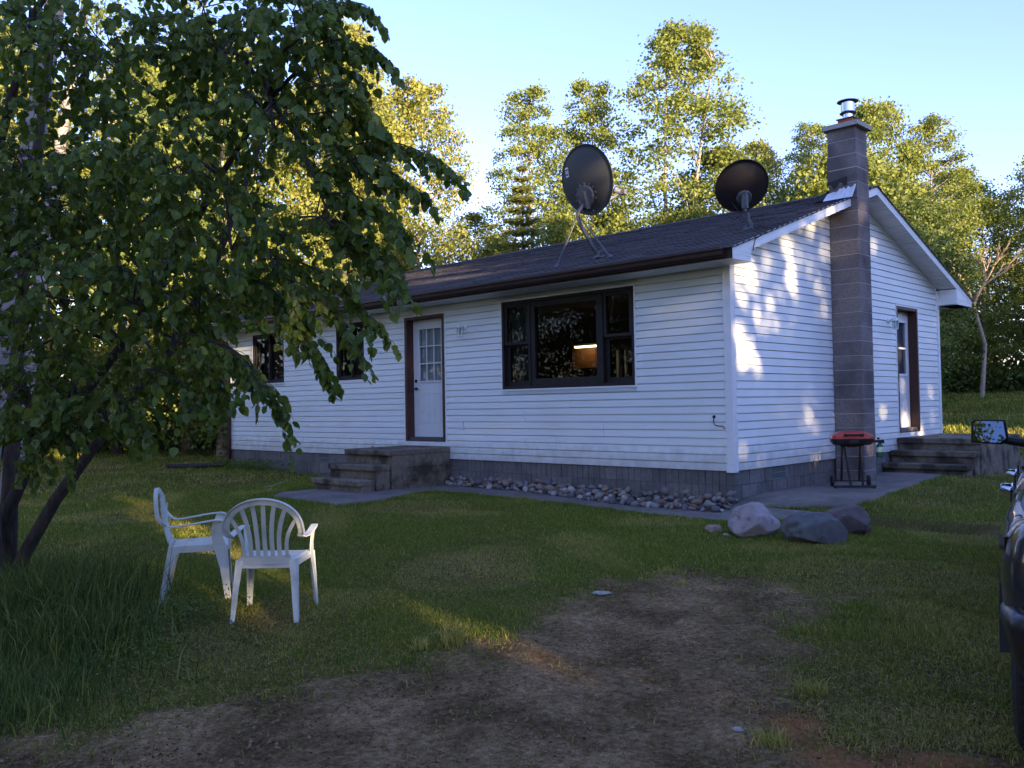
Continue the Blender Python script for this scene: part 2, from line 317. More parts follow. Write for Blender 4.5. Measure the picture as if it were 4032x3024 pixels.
nb = N.new('ShaderNodeMath'); nb.operation = 'ADD'; L.new(nz(45, 8, .7), nb.inputs[0]); L.new(nz(9, 5), nb.inputs[1]); L.new(nb.outputs[0], bp.inputs['Height']); L.new(bp.outputs[0], b.inputs['Normal'])
gme = np_mesh('lawn_ground', np.stack([gxf, gyf, GZ], -1), F, gm, attrs={'dirt': np.clip(dd, -1, 1), 'redsoil': np.clip(rd, -1, 1)}, smooth=True)
tag(link_mesh('ground', gme), 'mown lawn and bare dirt patch around the house', kind='structure')

# concrete/asphalt walk, slabs a few mm above the ground
def slab(name, poly, m, top, label):
    xs = [p[0] for p in poly]; ys = [p[1] for p in poly]
    ax = np.arange(min(xs)-.05, max(xs)+.1, .045); ay = np.arange(min(ys)-.05, max(ys)+.1, .045)
    X, Y = np.meshgrid(ax, ay, indexing='ij'); d = pdist(X, Y, poly)+wob(X, Y, 9, .012)
    Z = gz(X, Y)+np.where(d > 0, top, top-.06)+.003*np.sin(X*5)*np.cos(Y*4)
    ok = (d[:-1, :-1] > -.05) & (d[1:, 1:] > -.05) & (d[1:, :-1] > -.05) & (d[:-1, 1:] > -.05)
    I = np.arange(X.size).reshape(X.shape)
    F = np.stack([I[:-1, :-1][ok], I[1:, :-1][ok], I[1:, 1:][ok], I[:-1, 1:][ok]], -1)
    used = np.unique(F); rem = np.full(X.size, -1); rem[used] = np.arange(len(used))
    me = np_mesh(name, np.stack([X.ravel(), Y.ravel(), Z.ravel()], -1)[used], rem[F], m, smooth=True)
    return tag(link_mesh(name, me), label, kind='structure')
slab('walkway', APRON, asph, .018, 'dark weathered walkway running along the front of the house')
slab('side_pavement', PAD, asph, .020, 'dark paved pad beside the gable wall and chimney')

# ------------------------------------------------------------------ house
house = tag(empty('house', (0, 0, 0)), 'single storey white vinyl sided house with dark shingle roof and block chimney', 'house')
C_ = .1016; XL = -12.42; D = 7.30; WT = 2.54
EX = .346; YF = -.51; YB = 8.13; YR = 3.81; SL = .33
def roof_top(y): return 2.67+SL*((y-YF) if y <= YR else (YB-y))
def rake_bot(y): return roof_top(y)-.13
BW = (-3.95, -1.44, 1.10, 2.445); W1 = (-11.41, -10.18, 1.40, 2.43); W2 = (-8.35, -7.48, 1.375, 2.43)
DO = (-6.316, -5.281, .272, 2.394); ED = (5.305, 6.255, .283, 2.405)
FRONT_OPEN = [W1, W2, DO, BW]
def wall_with_holes(mb, a0, a1, z0, z1, holes, put):
    xs = sorted(set([a0, a1]+[h for o in holes for h in o[:2]])); zs = sorted(set([z0, z1]+[h for o in holes for h in o[2:]]))
    for i in range(len(xs)-1):
        run = None
        for j in range(len(zs)-1):
            cx, cz = (xs[i]+xs[i+1])/2, (zs[j]+zs[j+1])/2
            if any(o[0] < cx < o[1] and o[2] < cz < o[3] for o in holes): continue
            put(xs[i], xs[i+1], zs[j], zs[j+1])
mb = MB(); wall_with_holes(mb, XL, 0, .0, WT+.12, FRONT_OPEN, lambda a, b_, c_, d_: mb.box(a, b_, .0155, .16, c_, d_))
front_wall = mb.build('front_wall', trimw, house)
mb = MB(); wall_with_holes(mb, .16, D-.16, .0, 2.66, [ED], lambda a, b_, c_, d_: mb.box(-.16, -.0155, a, b_, c_, d_))
mb.prism([(0.012, 2.66), (D, 2.66), (D, rake_bot(D)), (YR, rake_bot(YR)), (.012, rake_bot(0)+.0)], lambda p: (-.16, p[0], p[1]+.001), lambda p: (-.0155, p[0], p[1]+.001))
mb.box(-.16, -.0155, .0155, .16, .0, 2.66); mb.box(-.16, -.0155, D-.16, D, .0, 2.66)
gable_wall = mb.build('gable_wall', trimw, house)
mb = MB().box(XL, -.16, D-.16, D, -.55, WT+.12); mb.build('back_wall', vinyl, house)
mb = MB().box(XL+.001, XL+.16, .16, D-.16, -.55, WT+.12)
mb.prism([(0, 2.66), (D, 2.66), (YR, rake_bot(YR))], lambda p: (XL+.002, p[0], p[1]), lambda p: (XL+.16, p[0], p[1])); mb.build('side_wall', vinyl, house)
# siding courses ------------------------------------------------
def prof(z0, z1, zc):
    """outward offsets (o, z) of a lapped board between z0..z1, course base zc"""
    def off(z):
        t = (z-zc)/C_
        return .028-.009*min(t, .895)/.895 if t <= .90 else -.004
    zz = [z0]+[z for z in (zc+.895*C_, zc+.905*C_) if z0 < z < z1]+[z1]
    return [(-.005, z0)]+[(off(z), z) for z in zz]+[(-.005, z1)]
def board(mb, a0, a1, z0, z1, zc, fn, b0=None, b1=None):
    p = prof(z0+.0006, z1-.0006, zc)
    b0 = a0 if b0 is None else b0; b1 = a1 if b1 is None else b1
    def xa(z, l, t): return l+(t-l)*(z-z0)/(z1-z0)
    mb.prism(p, lambda q: fn(xa(q[1], a0, b0), q[0], q[1]), lambda q: fn(xa(q[1], a1, b1), q[0], q[1]))
fnF = lambda a, o, z: (a, .010-o, z)
fnG = lambda a, o, z: (-.010+o, a, z)
def course(k, a0, a1, holes, fn, parent, clip=None):
    z0 = k*C_; z1 = z0+C_; mb = MB()
    segs = [(a0, a1, z0, z1)]
    for h in holes:
        if h[3] <= z0 or h[2] >= z1: continue
        ns = []
        for (s0, s1, q0, q1) in segs:
            if h[1] <= s0 or h[0] >= s1: ns.append((s0, s1, q0, q1)); continue
            if s0 < h[0]: ns.append((s0, h[0], q0, q1))
            if h[2] > q0+.004: ns.append((h[0], h[1], q0, h[2]))
            if h[3] < q1-.004: ns.append((h[0], h[1], h[3], q1))
            if s1 > h[1]: ns.append((h[1], s1, q0, q1))
        segs = ns
    for (s0, s1, q0, q1) in segs:
        if clip:
            lo0, hi0 = clip(q0); lo1, hi1 = clip(q1)
            A0, A1, B0, B1 = max(s0, lo0), min(s1, hi0), max(s0, lo1), min(s1, hi1)
            if A1-A0 < .01: continue
            if B1 < B0: B0 = B1 = (B0+B1)/2
            mb = MB(); board(mb, A0, A1, q0, q1, z0, fn, B0, B1); mb.build('siding_board', vinyl, parent)
        else:
            # butt joints every few metres with a tiny lap
            mb = MB(); board(mb, s0, s1, q0, q1, z0, fn); mb.build('siding_board', vinyl, parent)
J = .024
def grow(o): return (o[0]-J, o[1]+J, o[2]-J, o[3]+J)
for k in range(25):
    q1_ = XL+.06+3.66*(.35+.65*((k//2)*.37 % 1)); q2_ = q1_+3.66; q3_ = q2_+3.66; cuts_ = [XL+.06]+[q for q in (q1_, q2_, q3_) if q < -.6]+[-.075]
    for a0, a1 in [(cuts_[i]+(.0015 if i else 0), cuts_[i+1]-.0015) for i in range(len(cuts_)-1)]:
        course(k, a0, a1, [grow(o) for o in FRONT_OPEN], fnF, front_wall)
def rclip(z):
    y0 = YF+(z+.13-2.67)/SL; y1 = YB-(z+.13-2.67)/SL
    return (max(.075, y0), min(D-.07, y1))
for k in range(39):
    course(k, .075, D-.07, [grow(ED)], fnG, gable_wall, rclip)
# J channels, corner posts
def rect_trim(mb, a0, a1, z0, z1, w, fn, o0, o1):
    def bx(A0, A1, Z0, Z1):
        P = [fn(a, o, z) for a in (A0, A1) for o in (o0, o1) for z in (Z0, Z1)]
        mb.add(P, [(0, 1, 3, 2), (4, 6, 7, 5), (0, 4, 5, 1), (2, 3, 7, 6), (0, 2, 6, 4), (1, 5, 7, 3)])
    bx(a0-w, a0, z0-w, z1+w); bx(a1, a1+w, z0-w, z1+w); bx(a0, a1, z1, z1+w); bx(a0, a1, z0-w, z0)
    return mb
for o in FRONT_OPEN: rect_trim(MB(), *o, J, fnF, 0, .032).build('opening_trim', trimw, front_wall)
rect_trim(MB(), *ED, J, fnG, 0, .032).build('opening_trim', trimw, gable_wall)
mb = MB(); mb.box(-.075, .030, -.030, .004, -.018, 2.55); mb.box(.002, .030, .004, .075, -.018, 2.72); mb.box(-.0755, -.060, -.034, -.030, -.018, 2.54); mb.box(.030, .034, .060, .0755, -.018, 2.7)
mb.build('corner_post', trimw, house, bevel=.003)
mb = MB(); mb.box(XL-.02, XL+.06, -.030, .004, -.018, 2.55); mb.build('corner_post', trimw, house)
mb = MB(); mb.box(.002, .030, D-.07, D+.028, -.018, 2.80); mb.build('corner_post', trimw, house)
# foundation --------------------------------------------------
fnd = MB().box(XL+.01, -.02, .02, .16, -.62, .004).box(-.16, -.02, .16, D-.02, -.62, .004)
foundation = fnd.build('foundation', mat('dark_joint_mortar', (.085, .083, .082), .95), house)
def fblock(a0, a1, z0, z1, fn, n=4):
    mb = MB(); w = (a1-a0)/n
    for i in range(n):
        A0 = a0+i*w+.003; A1 = a0+(i+1)*w-.003; o1 = .012+rnd.uniform(-.002, .003)
        P = [fn(a, o, z) for a in (A0, A1) for o in (0, o1) for z in (z0, z1)]
        mb.add(P, [(0, 1, 3, 2), (4, 6, 7, 5), (0, 4, 5, 1), (2, 3, 7, 6), (0, 2, 6, 4), (1, 5, 7, 3)])
    return mb
VF = (-9.01, -8.66); VS = (.98, 1.36)
ff = lambda a, o, z: (a, .02-o, z); fg = lambda a, o, z: (-.02+o, a, z)
for r, (z0, z1) in enumerate(((-.182, .006), (-.386, -.188), (-.60, -.392))):
    a = XL+.02 - (.2 if r % 2 else 0)
    while a < -.008:
        A0, A1 = max(a, XL+.02), min(a+.394, -.008); nn = max(1, round((A1-A0)/.099))
        if A1-A0 > .04 and not (r == 0 and A0 < VF[1] and A1 > VF[0]): fblock(A0, A1, z0, z1, ff, nn).build('foundation_block', block_m, foundation)
        elif A1-A0 > .04:
            for q0, q1 in ((A0, VF[0]), (VF[1], A1)):
                if q1-q0 > .03: fblock(q0, q1, z0, z1, ff, max(1, round((q1-q0)/.1))).build('foundation_block', block_m, foundation)
        a += .40
    a = -.008-(.2 if r % 2 else 0)+.012
    while a < D:
        A0, A1 = max(a, .010), min(a+.394, D); nn = max(1, round((A1-A0)/.099))
        if A1-A0 > .04 and not (r == 0 and A0 < VS[1] and A1 > VS[0]): fblock(A0, A1, z0, z1, fg, nn).build('foundation_block', block_m, foundation)
        elif A1-A0 > .04:
            for q0, q1 in ((A0, VS[0]), (VS[1], A1)):
                if q1-q0 > .03: fblock(q0, q1, z0, z1, fg, max(1, round((q1-q0)/.1))).build('foundation_block', block_m, foundation)
        a += .40
def vent(v, fn):
    mb = MB()
    def bx(A0, A1, Z0, Z1, o0, o1):
        P = [fn(a, o, z) for a in (A0, A1) for o in (o0, o1) for z in (Z0, Z1)]
        mb.add(P, [(0, 1, 3, 2), (4, 6, 7, 5), (0, 4, 5, 1), (2, 3, 7, 6), (0, 2, 6, 4), (1, 5, 7, 3)])
    bx(v[0], v[1], -.18, -.168, 0, .014); bx(v[0], v[1], -.01, .004, 0, .014); bx(v[0], v[0]+.012, -.168, -.01, 0, .014); bx(v[1]-.012, v[1], -.168, -.01, 0, .014); bx(v[0], v[1], -.094, -.084, 0, .012)
    n = 11
    for i in range(1, n):
        a = v[0]+(v[1]-v[0])*i/n; bx(a-.005, a+.005, -.168, -.01, 0, .010)
    return mb
vm = mat('vent_grille', (.16, .20, .21), .5)
vent(VF, ff).build('foundation_vent', vm, house); vent(VS, fg).build('foundation_vent', vm, house)

# windows --------------------------------------------------
def fbox(mb, fn, A0, A1, Z0, Z1, o0, o1):
    P = [fn(a, o, z) for a in (A0, A1) for o in (o0, o1) for z in (Z0, Z1)]
    mb.add(P, [(0, 1, 3, 2), (4, 6, 7, 5), (0, 4, 5, 1), (2, 3, 7, 6), (0, 2, 6, 4), (1, 5, 7, 3)]); return mb
def frame(mb, fn, a0, a1, z0, z1, w, o0, o1, wb=None):
    wb = wb or w
    fbox(mb, fn, a0, a0+w, z0, z1, o0, o1); fbox(mb, fn, a1-w, a1, z0, z1, o0, o1); fbox(mb, fn, a0+w, a1-w, z1-w, z1, o0, o1); fbox(mb, fn, a0+w, a1-w, z0, z0+wb, o0, o1); return mb
def pane(fn, a0, a1, z0, z1, o, parent, m=None):
    mb = MB(); mb.add([fn(a0, o, z0), fn(a1, o, z0), fn(a1, o, z1), fn(a0, o, z1)], [(0, 1, 2, 3)]); return mb.build('pane', m or glass, parent)
mb = MB(); frame(mb, fnF, *BW, .045, -.10, .030)
fbox(mb, fnF, -3.40, -3.36, BW[2]+.045, BW[3]-.045, -.10, .026); fbox(mb, fnF, -2.02, -1.98, BW[2]+.045, BW[3]-.045, -.10, .026)
bw = mb.build('window', frame_m, house, bevel=.003); bw['label'] = 'wide three-part picture window with dark bronze frame'
s = MB(); frame(s, fnF, -3.359, -2.021, 1.146, 2.399, .085, -.06, .012, .10); s.build('sash', frame_m, bw, bevel=.003); pane(fnF, -3.274, -2.106, 1.246, 2.314, -.03, bw)
for a0, a1 in ((-3.904, -3.401), (-1.979, -1.486)):
    s = MB(); frame(s, fnF, a0, a1, 1.776, 2.399, .05, -.04, .010, .045); s.build('sash', frame_m, bw, bevel=.002); pane(fnF, a0+.05, a1-.05, 1.821, 2.349, -.02, bw)
    s = MB(); frame(s, fnF, a0, a1, 1.146, 1.800, .055, -.085, -.045, .075); s.build('sash', frame_m, bw, bevel=.002); pane(fnF, a0+.055, a1-.055, 1.221, 1.745, -.065, bw)
for o in (W1, W2):
    mb = MB(); frame(mb, fnF, *o, .045, -.10, .028); w = mb.build('window', frame_m, house, bevel=.003)
    a0, a1, z0, z1 = o[0]+.046, o[1]-.046, o[2]+.046, o[3]-.046; mid = (a0+a1)/2
    s = MB(); frame(s, fnF, a0, mid+.02, z0, z1, .04, -.04, .0); s.build('sash', frame_m, w); pane(fnF, a0+.04, mid-.02, z0+.04, z1-.04, -.02, w)
    s = MB(); frame(s, fnF, mid-.02, a1, z0, z1, .04, -.085, -.045); s.build('sash', frame_m, w); pane(fnF, mid+.02, a1-.04, z0+.04, z1-.04, -.065, w)
# doors
def panel_raise(mb, fn, a0, a1, z0, z1, o):
    frame(mb, fn, a0, a1, z0, z1, .012, o, o+.006)
mb = MB(); fbox(mb, fnF, -6.25, -5.346, .345, 1.29, -.155, -.115); fbox(mb, fnF, -6.25, -6.09, 1.29, 2.345, -.155, -.115); fbox(mb, fnF, -5.506, -5.346, 1.29, 2.345, -.155, -.115); fbox(mb, fnF, -6.09, -5.506, 2.19, 2.345, -.155, -.115)
frame(mb, fnF, -6.11, -5.486, 1.27, 2.21, .03, -.115, -.100)
panel_raise(mb, fnF, -6.09, -5.86, .58, 1.10, -.115); panel_raise(mb, fnF, -5.736, -5.506, .58, 1.10, -.115); panel_raise(mb, fnF, -6.065, -5.885, .61, 1.07, -.115); panel_raise(mb, fnF, -5.711, -5.531, .61, 1.07, -.115)
fd = mb.build('front_door', doorm, house, bevel=.002)
mb = MB()
for i in (1, 2): a = -6.08+.564*i/3; fbox(mb, fnF, a-.009, a+.009, 1.30, 2.18, -.118, -.103)
for i in (1, 2): z = 1.30+.88*i/3; fbox(mb, fnF, -6.08, -5.516, z-.009, z+.009, -.1185, -.1025)
mb.build('muntin_grid', doorm, fd)
for i in range(3):
    for j in range(3):
        a = -6.08+.564*i/3; z = 1.30+.88*j/3; pane(fnF, a, a+.188, z, z+.2933, -.125, fd)
mb = MB(); mb.lathe([(.028, 0), (.028, .012), (.02, .02), (.004, .022)], 14, (-6.185, .125, 1.30), (0, -1, 0)); mb.build('deadbolt', blk, fd)
mb = MB(); mb.lathe([(.026, 0), (.026, .010), (.011, .014), (.011, .05), (.004, .052)], 14, (-6.185, .125, 1.17), (0, -1, 0)); mb.tube([(-6.185, .08, 1.17), (-6.10, .075, 1.168), (-6.075, .078, 1.16)], [.011, .009, .007], 8); mb.build('door_handle', blk, fd)
mb = MB(); fbox(mb, fnF, DO[0], DO[0]+.065, DO[2], DO[3], -.15, .034); fbox(mb, fnF, DO[1]-.065, DO[1], DO[2], DO[3], -.15, .034); fbox(mb, fnF, DO[0]+.065, DO[1]-.065, DO[3]-.05, DO[3], -.15, .034); fbox(mb, fnF, DO[0]+.065, DO[1]-.065, DO[2], DO[2]+.02, -.15, .030)
fr = mb.build('door_frame', doorbrown, fd, bevel=.003)
mb = MB(); fbox(mb, fnF, DO[0]+.065, DO[1]-.065, DO[2]+.02, DO[2]+.07, -.15, .0); mb.build('threshold', galv, fd)
def curtain_mesh(fn, a0, a1, z0, z1, o, n, amp):
    mb = MB(); m = n*6
    vs = []; 
    for i in range(m+1):
        a = a0+(a1-a0)*i/m; w = amp*math.sin(i*2*PI/6+math.sin(i*.7))
        for z in (z0, (z0+z1)/2, z1): vs.append(fn(a+.006*math.sin(i+z*3), o+w*(1 if z < z1 else .6), z))
    fs = [(i*3+j, (i+1)*3+j, (i+1)*3+j+1, i*3+j+1) for i in range(m) for j in range(2)]
    mb.add(vs, fs); mb.smooth = True; return mb
curtain_mesh(fnF, -6.09, -5.52, 1.28, 2.2, -.165, 7, .008).build('curtain', curtain, fd)
cd = mat('dark_curtain', (.010, .015, .018), .9, var=(.018, .026, .030), scale=3)
curtain_mesh(fnF, -3.90, -3.45, 1.15, 2.4, -.16, 5, .02).build('curtain', cd, bw)
# end door
mb = MB(); fbox(mb, fnG, 5.36, 6.20, .36, 1.27, -.155, -.115); fbox(mb, fnG, 5.36, 5.50, 1.27, 2.345, -.155, -.115); fbox(mb, fnG, 6.06, 6.20, 1.27, 2.345, -.155, -.115); fbox(mb, fnG, 5.50, 6.06, 2.17, 2.345, -.155, -.115)
ed = mb.build('side_door', doorm, house, bevel=.002)
mb = MB(); frame(mb, fnG, 5.47, 6.09, 1.24, 2.20, .04, -.115, -.098); fbox(mb, fnG, 5.51, 6.05, 1.70, 1.735, -.115, -.099); mb.build('door_window_frame', trimw, ed)
pane(fnG, 5.50, 6.06, 1.735, 2.17, -.13, ed); pane(fnG, 5.50, 6.06, 1.27, 1.70, -.125, ed)
curtain_mesh(fnG, 5.50, 6.06, 1.27, 2.18, -.165, 9, .008).build('curtain', mat('grey_curtain', (.12, .14, .19), .9, var=(.16, .18, .24), scale=4), ed)
mb = MB(); fbox(mb, fnG, ED[0], ED[0]+.05, ED[2], ED[3], -.15, .034); fbox(mb, fnG, ED[1]-.05, ED[1], ED[2], ED[3], -.15, .034); fbox(mb, fnG, ED[0]+.05, ED[1]-.05, ED[3]-.05, ED[3], -.15, .034); fbox(mb, fnG, ED[0]+.05, ED[1]-.05, ED[2], ED[2]+.02, -.15, .03)
mb.build('door_frame', doorbrown, ed, bevel=.003)
mb = MB(); fbox(mb, fnG, ED[0]+.05, ED[1]-.05, ED[2]+.02, ED[2]+.075, -.15, -.0); mb.build('threshold', conc, ed)
redp = mat('red_print', (.55, .03, .03), .5)
mb = MB()
for i in range(20):
    w0, w1 = 2*PI*i/20, 2*PI*(i+1)/20; P = []
    for w in (w0, w1):
        for r in (.046, .060): P.append(fnG(5.66+r*math.cos(w), -.1125, 1.155+r*math.sin(w)))
    mb.add(P, [(0, 1, 3, 2)])
mb.add([fnG(5.66+a, -.112, 1.155+z) for a, z in ((-.038, .030), (-.030, .038), (.038, -.030), (.030, -.038))], [(0, 1, 2, 3)])
mb.build('no_smoking_sign', redp, ed)
mb = MB(); fbox(mb, fnG, 5.625, 5.67, 1.150, 1.158, -.114, -.1135); fbox(mb, fnG, 5.62, 5.65, 1.03, 1.048, -.114, -.1135); fbox(mb, fnG, 5.66, 5.86, 1.026, 1.030, -.114, -.1135); fbox(mb, fnG, 5.45, 5.49, 1.145, 1.165, -.114, -.100); mb.build('sign_lettering', grey_p, ed)
# lanterns
def lantern(fn, a, z):
    mb = MB(); n = Vector(fn(0, 1, 0))-Vector(fn(0, 0, 0)); p0 = Vector(fn(a, .02, z))
    mb.lathe([(.055, 0), (.055, .012), (.045, .025), (.02, .035)], 16, p0, n)
    e = p0+n*.12
    mb.tube([p0+n*.03, p0+n*.08+Vector((0, 0, .015)), e+Vector((0, 0, .01))], .014, 8)
    for pr in ([(.062, -.018), (.062, -.012), (.040, .025), (.018, .045), (.006, .055)], [(.045, -.155), (.045, -.145), (.02, -.143)]): mb.lathe(pr, 8, e, (0, 0, 1))
    for k in range(6):
        w = k*PI/3; d = Vector((math.cos(w), math.sin(w), 0)); mb.tube([e+d*.052+Vector((0, 0, -.015)), e+d*.042+Vector((0, 0, -.148))], .005, 5)
    o = mb.build('wall_lantern', trimw, house)
    mb = MB(); mb.lathe([(.034, -.14), (.046, -.02)], 12, e); mb.build('lamp_glass', glass, o)
lantern(fnF, -4.79, 2.13); lantern(fnG, 4.96, 2.14)
mb = MB(); fbox(mb, fnF, -4.90, -4.845, .49, .60, .012, .05); mb.build('outlet_cover', trimw, house, bevel=.004)
mb = MB(); mb.lathe([(.018, 0), (.022, .015), (.012, .035)], 10, (-.245, 0, .67), (0, -1, 0)); mb.tube([(-.245, -.02, .665), (-.245, -.03, .60), (-.22, -.03, .565), (-.17, -.025, .555), (-.12, -.024, .555), (-.085, -.03, .52)], .006, 6); mb.build('wall_cable', blk, house)

# roof --------------------------------------------------
X0R = XL-.30
def under(y): return roof_top(y)-.012
mb = MB(); XE = EX-.012
for (ya, yb) in ((YF+.012, YR), (YB-.012, YR)):
    za, zb = roof_top(ya)-.012, roof_top(yb)-.012
    mb.add([(X0R, ya, za), (XE, ya, za), (XE, yb, zb), (X0R, yb, zb), (X0R, ya, za-.10), (XE, ya, za-.10), (XE, yb, zb-.10), (X0R, yb, zb-.10)], [(0, 1, 2, 3), (7, 6, 5, 4), (0, 4, 5, 1), (1, 5, 6, 2), (2, 6, 7, 3), (3, 7, 4, 0)])
roof = mb.build('roof', mat('roof_deck', (.05, .04, .035), .9), house)
# shingle courses: overlapping thick strips with tabs
vs = []; fs = []
def quadbox(p):
    o = len(vs); vs.extend(p); fs.extend([(o+0, o+1, o+2, o+3), (o+0, o+4, o+5, o+1), (o+1, o+5, o+6, o+2), (o+3, o+2, o+6, o+7), (o+0, o+3, o+7, o+4)])
NCS = 31; slope_len = (YR-YF+.03)
for side in (0, 1):
    for i in range(NCS):
        t0 = YF-.035+slope_len*i/NCS; t1 = YF-.035+slope_len*(i+1.12)/NCS; t1 = min(t1, YR)
        x = X0R-.02-rnd.random()*.3
        while x < EX+.02:
            x1 = min(x+.305, EX+.022); xa = max(x+.003, X0R-.02)
            if x1-xa > .01:
                th = .016+rnd.uniform(-.002, .003); dy = rnd.uniform(-.004, .004)
                ya, yb = t0+dy, t1
                za, zb = roof_top(ya)+th-.012, roof_top(yb)-.006
                f_ = (lambda y: y) if side == 0 else (lambda y: 2*YR-y)
                P = [(xa, f_(ya), za), (x1-.003, f_(ya), za), (x1-.003, f_(yb), zb), (xa, f_(yb), zb), (xa, f_(ya), za-.015), (x1-.003, f_(ya), za-.015), (x1-.003, f_(yb), zb-.012), (xa, f_(yb), zb-.012)]
                quadbox(P)
            x += .305
for i in range(42):
    x = X0R+i*.312
    if x > EX: break
    x1 = min(x+.33, EX+.022); z = roof_top(YR)
    for sg in (-1, 1):
        quadbox([(x, YR, z+.018), (x1, YR, z+.012), (x1, YR+sg*.13, z+.012-.13*SL), (x, YR+sg*.13, z+.018-.13*SL), (x, YR, z-.002), (x1, YR, z-.002), (x1, YR+sg*.13, z-.002-.13*SL), (x, YR+sg*.13, z-.002-.13*SL)])
me = bpy.data.meshes.new('shingles'); me.from_pydata(vs, [], fs); me.materials.append(shing); me.materials.append(mat('shingle_cut_edge', (.014, .012, .013), .95)); me.polygons.foreach_set('material_index', [1 if i % 5 == 1 else 0 for i in range(len(fs))]); me.update()
tag(link_mesh('shingles', me, roof), kind='stuff')
for pts in ([(.075, 0), (YR, 0)], [(YR, 0), (D-.07, 0)]):
    mb = MB(); a_, b_ = pts[0][0], pts[1][0]
    mb.prism([(a_, rake_bot(a_)-.045), (b_, rake_bot(b_)-.045), (b_, rake_bot(b_)+.006), (a_, rake_bot(a_)+.006)], lambda p: (-.008, p[0], p[1]), lambda p: (.022, p[0], p[1])); mb.build('rake_trim', trimw, roof)
# rake fascia, returns, soffits
for nm, pts in (('rake_fascia', [(YF, 2.54), (YF, 2.67), (2.92, roof_top(2.92)), (2.92, rake_bot(2.92))]), ('rake_fascia', [(3.31, rake_bot(3.31)), (3.31, roof_top(3.31)), (YR, roof_top(YR)), (YR, rake_bot(YR))]), ('rake_fascia', [(YR, rake_bot(YR)), (YR, roof_top(YR)), (YB, 2.67), (YB, 2.54)])):
    mb = MB(); mb.prism(pts, lambda p: (EX-.012, p[0], p[1]), lambda p: (EX, p[0], p[1]))
    q = [(p[0], p[1]) for p in pts]
    yA, yB_ = (q[0][0], q[2][0])
    for fz in (.052, .095):   # ribs of the aluminium fascia
        ya, yb = min(yA, yB_)+.003, max(yA, yB_)-.003
        mb.add([(EX, ya, roof_top(ya)-fz), (EX, yb, roof_top(yb)-fz), (EX+.004, yb, roof_top(yb)-fz+.002), (EX+.004, ya, roof_top(ya)-fz+.002), (EX, ya, roof_top(ya)-fz+.006), (EX, yb, roof_top(yb)-fz+.006)], [(0, 1, 2, 3), (3, 2, 5, 4)])
    mb.build(nm, trimw, roof)
for (ya, yb) in ((YF, -.06), (D+.006, YB)):
    mb = MB(); zr = lambda y: rake_bot(y)
    P = [(ya, 2.54), (yb, 2.54), (yb, zr(yb)+.0), (ya, zr(ya)+.0)]
    mb.prism(P, lambda p: (EX-.016, p[0], p[1]-.001), lambda p: (EX-.002, p[0], p[1]-.001))
    yi = yb if ya < 0 else ya
    mb.box(.024, EX-.016, yi-.006, yi+.006, 2.545, zr(yi))
    for fz in (2.60, 2.635):
        if zr(yb) > fz or True: mb.box(EX-.002, EX+.002, ya+.002, yb-.002, fz-.004, fz)
    mb.build('eave_return', trimw, roof)
    MB().box(.022, EX-.003, min(ya, yb)+.002, max(ya, yb)-.002, 2.532, 2.5395).build('soffit_panel', soffm, roof)
def soffit_panel(x0, x1, y0, y1, z0, zy=None):
    mb = MB(); w = (x1-x0)
    mb.box(x0+.003, x1-.003, y0, y1, z0, z0+.008)
    for k in (1, 2, 3): a = x0+w*k/4; mb.box(a-.004, a+.004, y0, y1, z0-.003, z0)
    return mb
x = X0R+.02
while x < 0.0:
    x1 = min(x+.305, .018); soffit_panel(x, x1, YF+.012, -.03, 2.532).build('soffit_panel', soffm, roof); x = x1+.0005 if x1 < .018 else 1
MB().box(X0R, EX, YF, YF+.012, 2.535, 2.668).build('eave_fascia', brown, roof)
MB().box(X0R, EX, YB-.012, YB, 2.535, 2.668).build('eave_fascia', trimw, roof)
MB().box(X0R, EX-.01, D+.005, YB-.012, 2.532, 2.54).build('soffit_panel', soffm, roof)
def rake_soffit(ya, yb):
    mb = MB(); n = 4
    za, zb = rake_bot(ya)+.006, rake_bot(yb)+.006
    mb.add([(.022, ya, za), (EX-.013, ya, za), (EX-.013, yb, zb), (.022, yb, zb), (.022, ya, za+.01), (EX-.013, ya, za+.01), (EX-.013, yb, zb+.01), (.022, yb, zb+.01)], [(3, 2, 1, 0), (4, 5, 6, 7), (0, 1, 5, 4), (1, 2, 6, 5), (2, 3, 7, 6), (3, 0, 4, 7)])
    for t in (.3, .62):
        y = ya+(yb-ya)*t; z = rake_bot(y)+.006; mb.box(.022, EX-.013, y-.010, y+.010, z-.016, z)
    return mb
for a, b_ in [(-.05+i*.29, -.05+i*.29+.284) for i in range(10)]+[(3.30, 3.55), (3.555, 3.805)]+[(3.815+i*.29, 3.815+i*.29+.284) for i in range(12)]:
    rake_soffit(a, b_).build('soffit_panel', soffm, roof)
mb = MB(); G = [(YF-.002, 2.668), (YF-.002, 2.560), (YF-.06, 2.556), (YF-.095, 2.585), (YF-.10, 2.625), (YF-.125, 2.64), (YF-.125, 2.668), (YF-.118, 2.668), (YF-.118, 2.645), (YF-.093, 2.628), (YF-.088, 2.59), (YF-.058, 2.562), (YF-.008, 2.566), (YF-.008, 2.668)]
mb.prism(G, lambda p: (X0R, p[0], p[1]), lambda p: (.25, p[0], p[1])); mb.prism(G[:7], lambda p: (.25, p[0], p[1]), lambda p: (.262, p[0], p[1]))
gut = mb.build('gutter', brown, house)
mb = MB(); mb.sweep([(XL+.06, YF-.05, 2.56), (XL+.06, YF-.05, 2.48), (XL+.04, -.10, 2.30), (XL+.04, -.06, 2.22), (XL+.04, -.055, -.16), (XL-.02, -.075, -.28), (XL-.12, -.10, -.33)], (1, 0, 0.001), .075, .06); mb.build('downspout', brown, house)

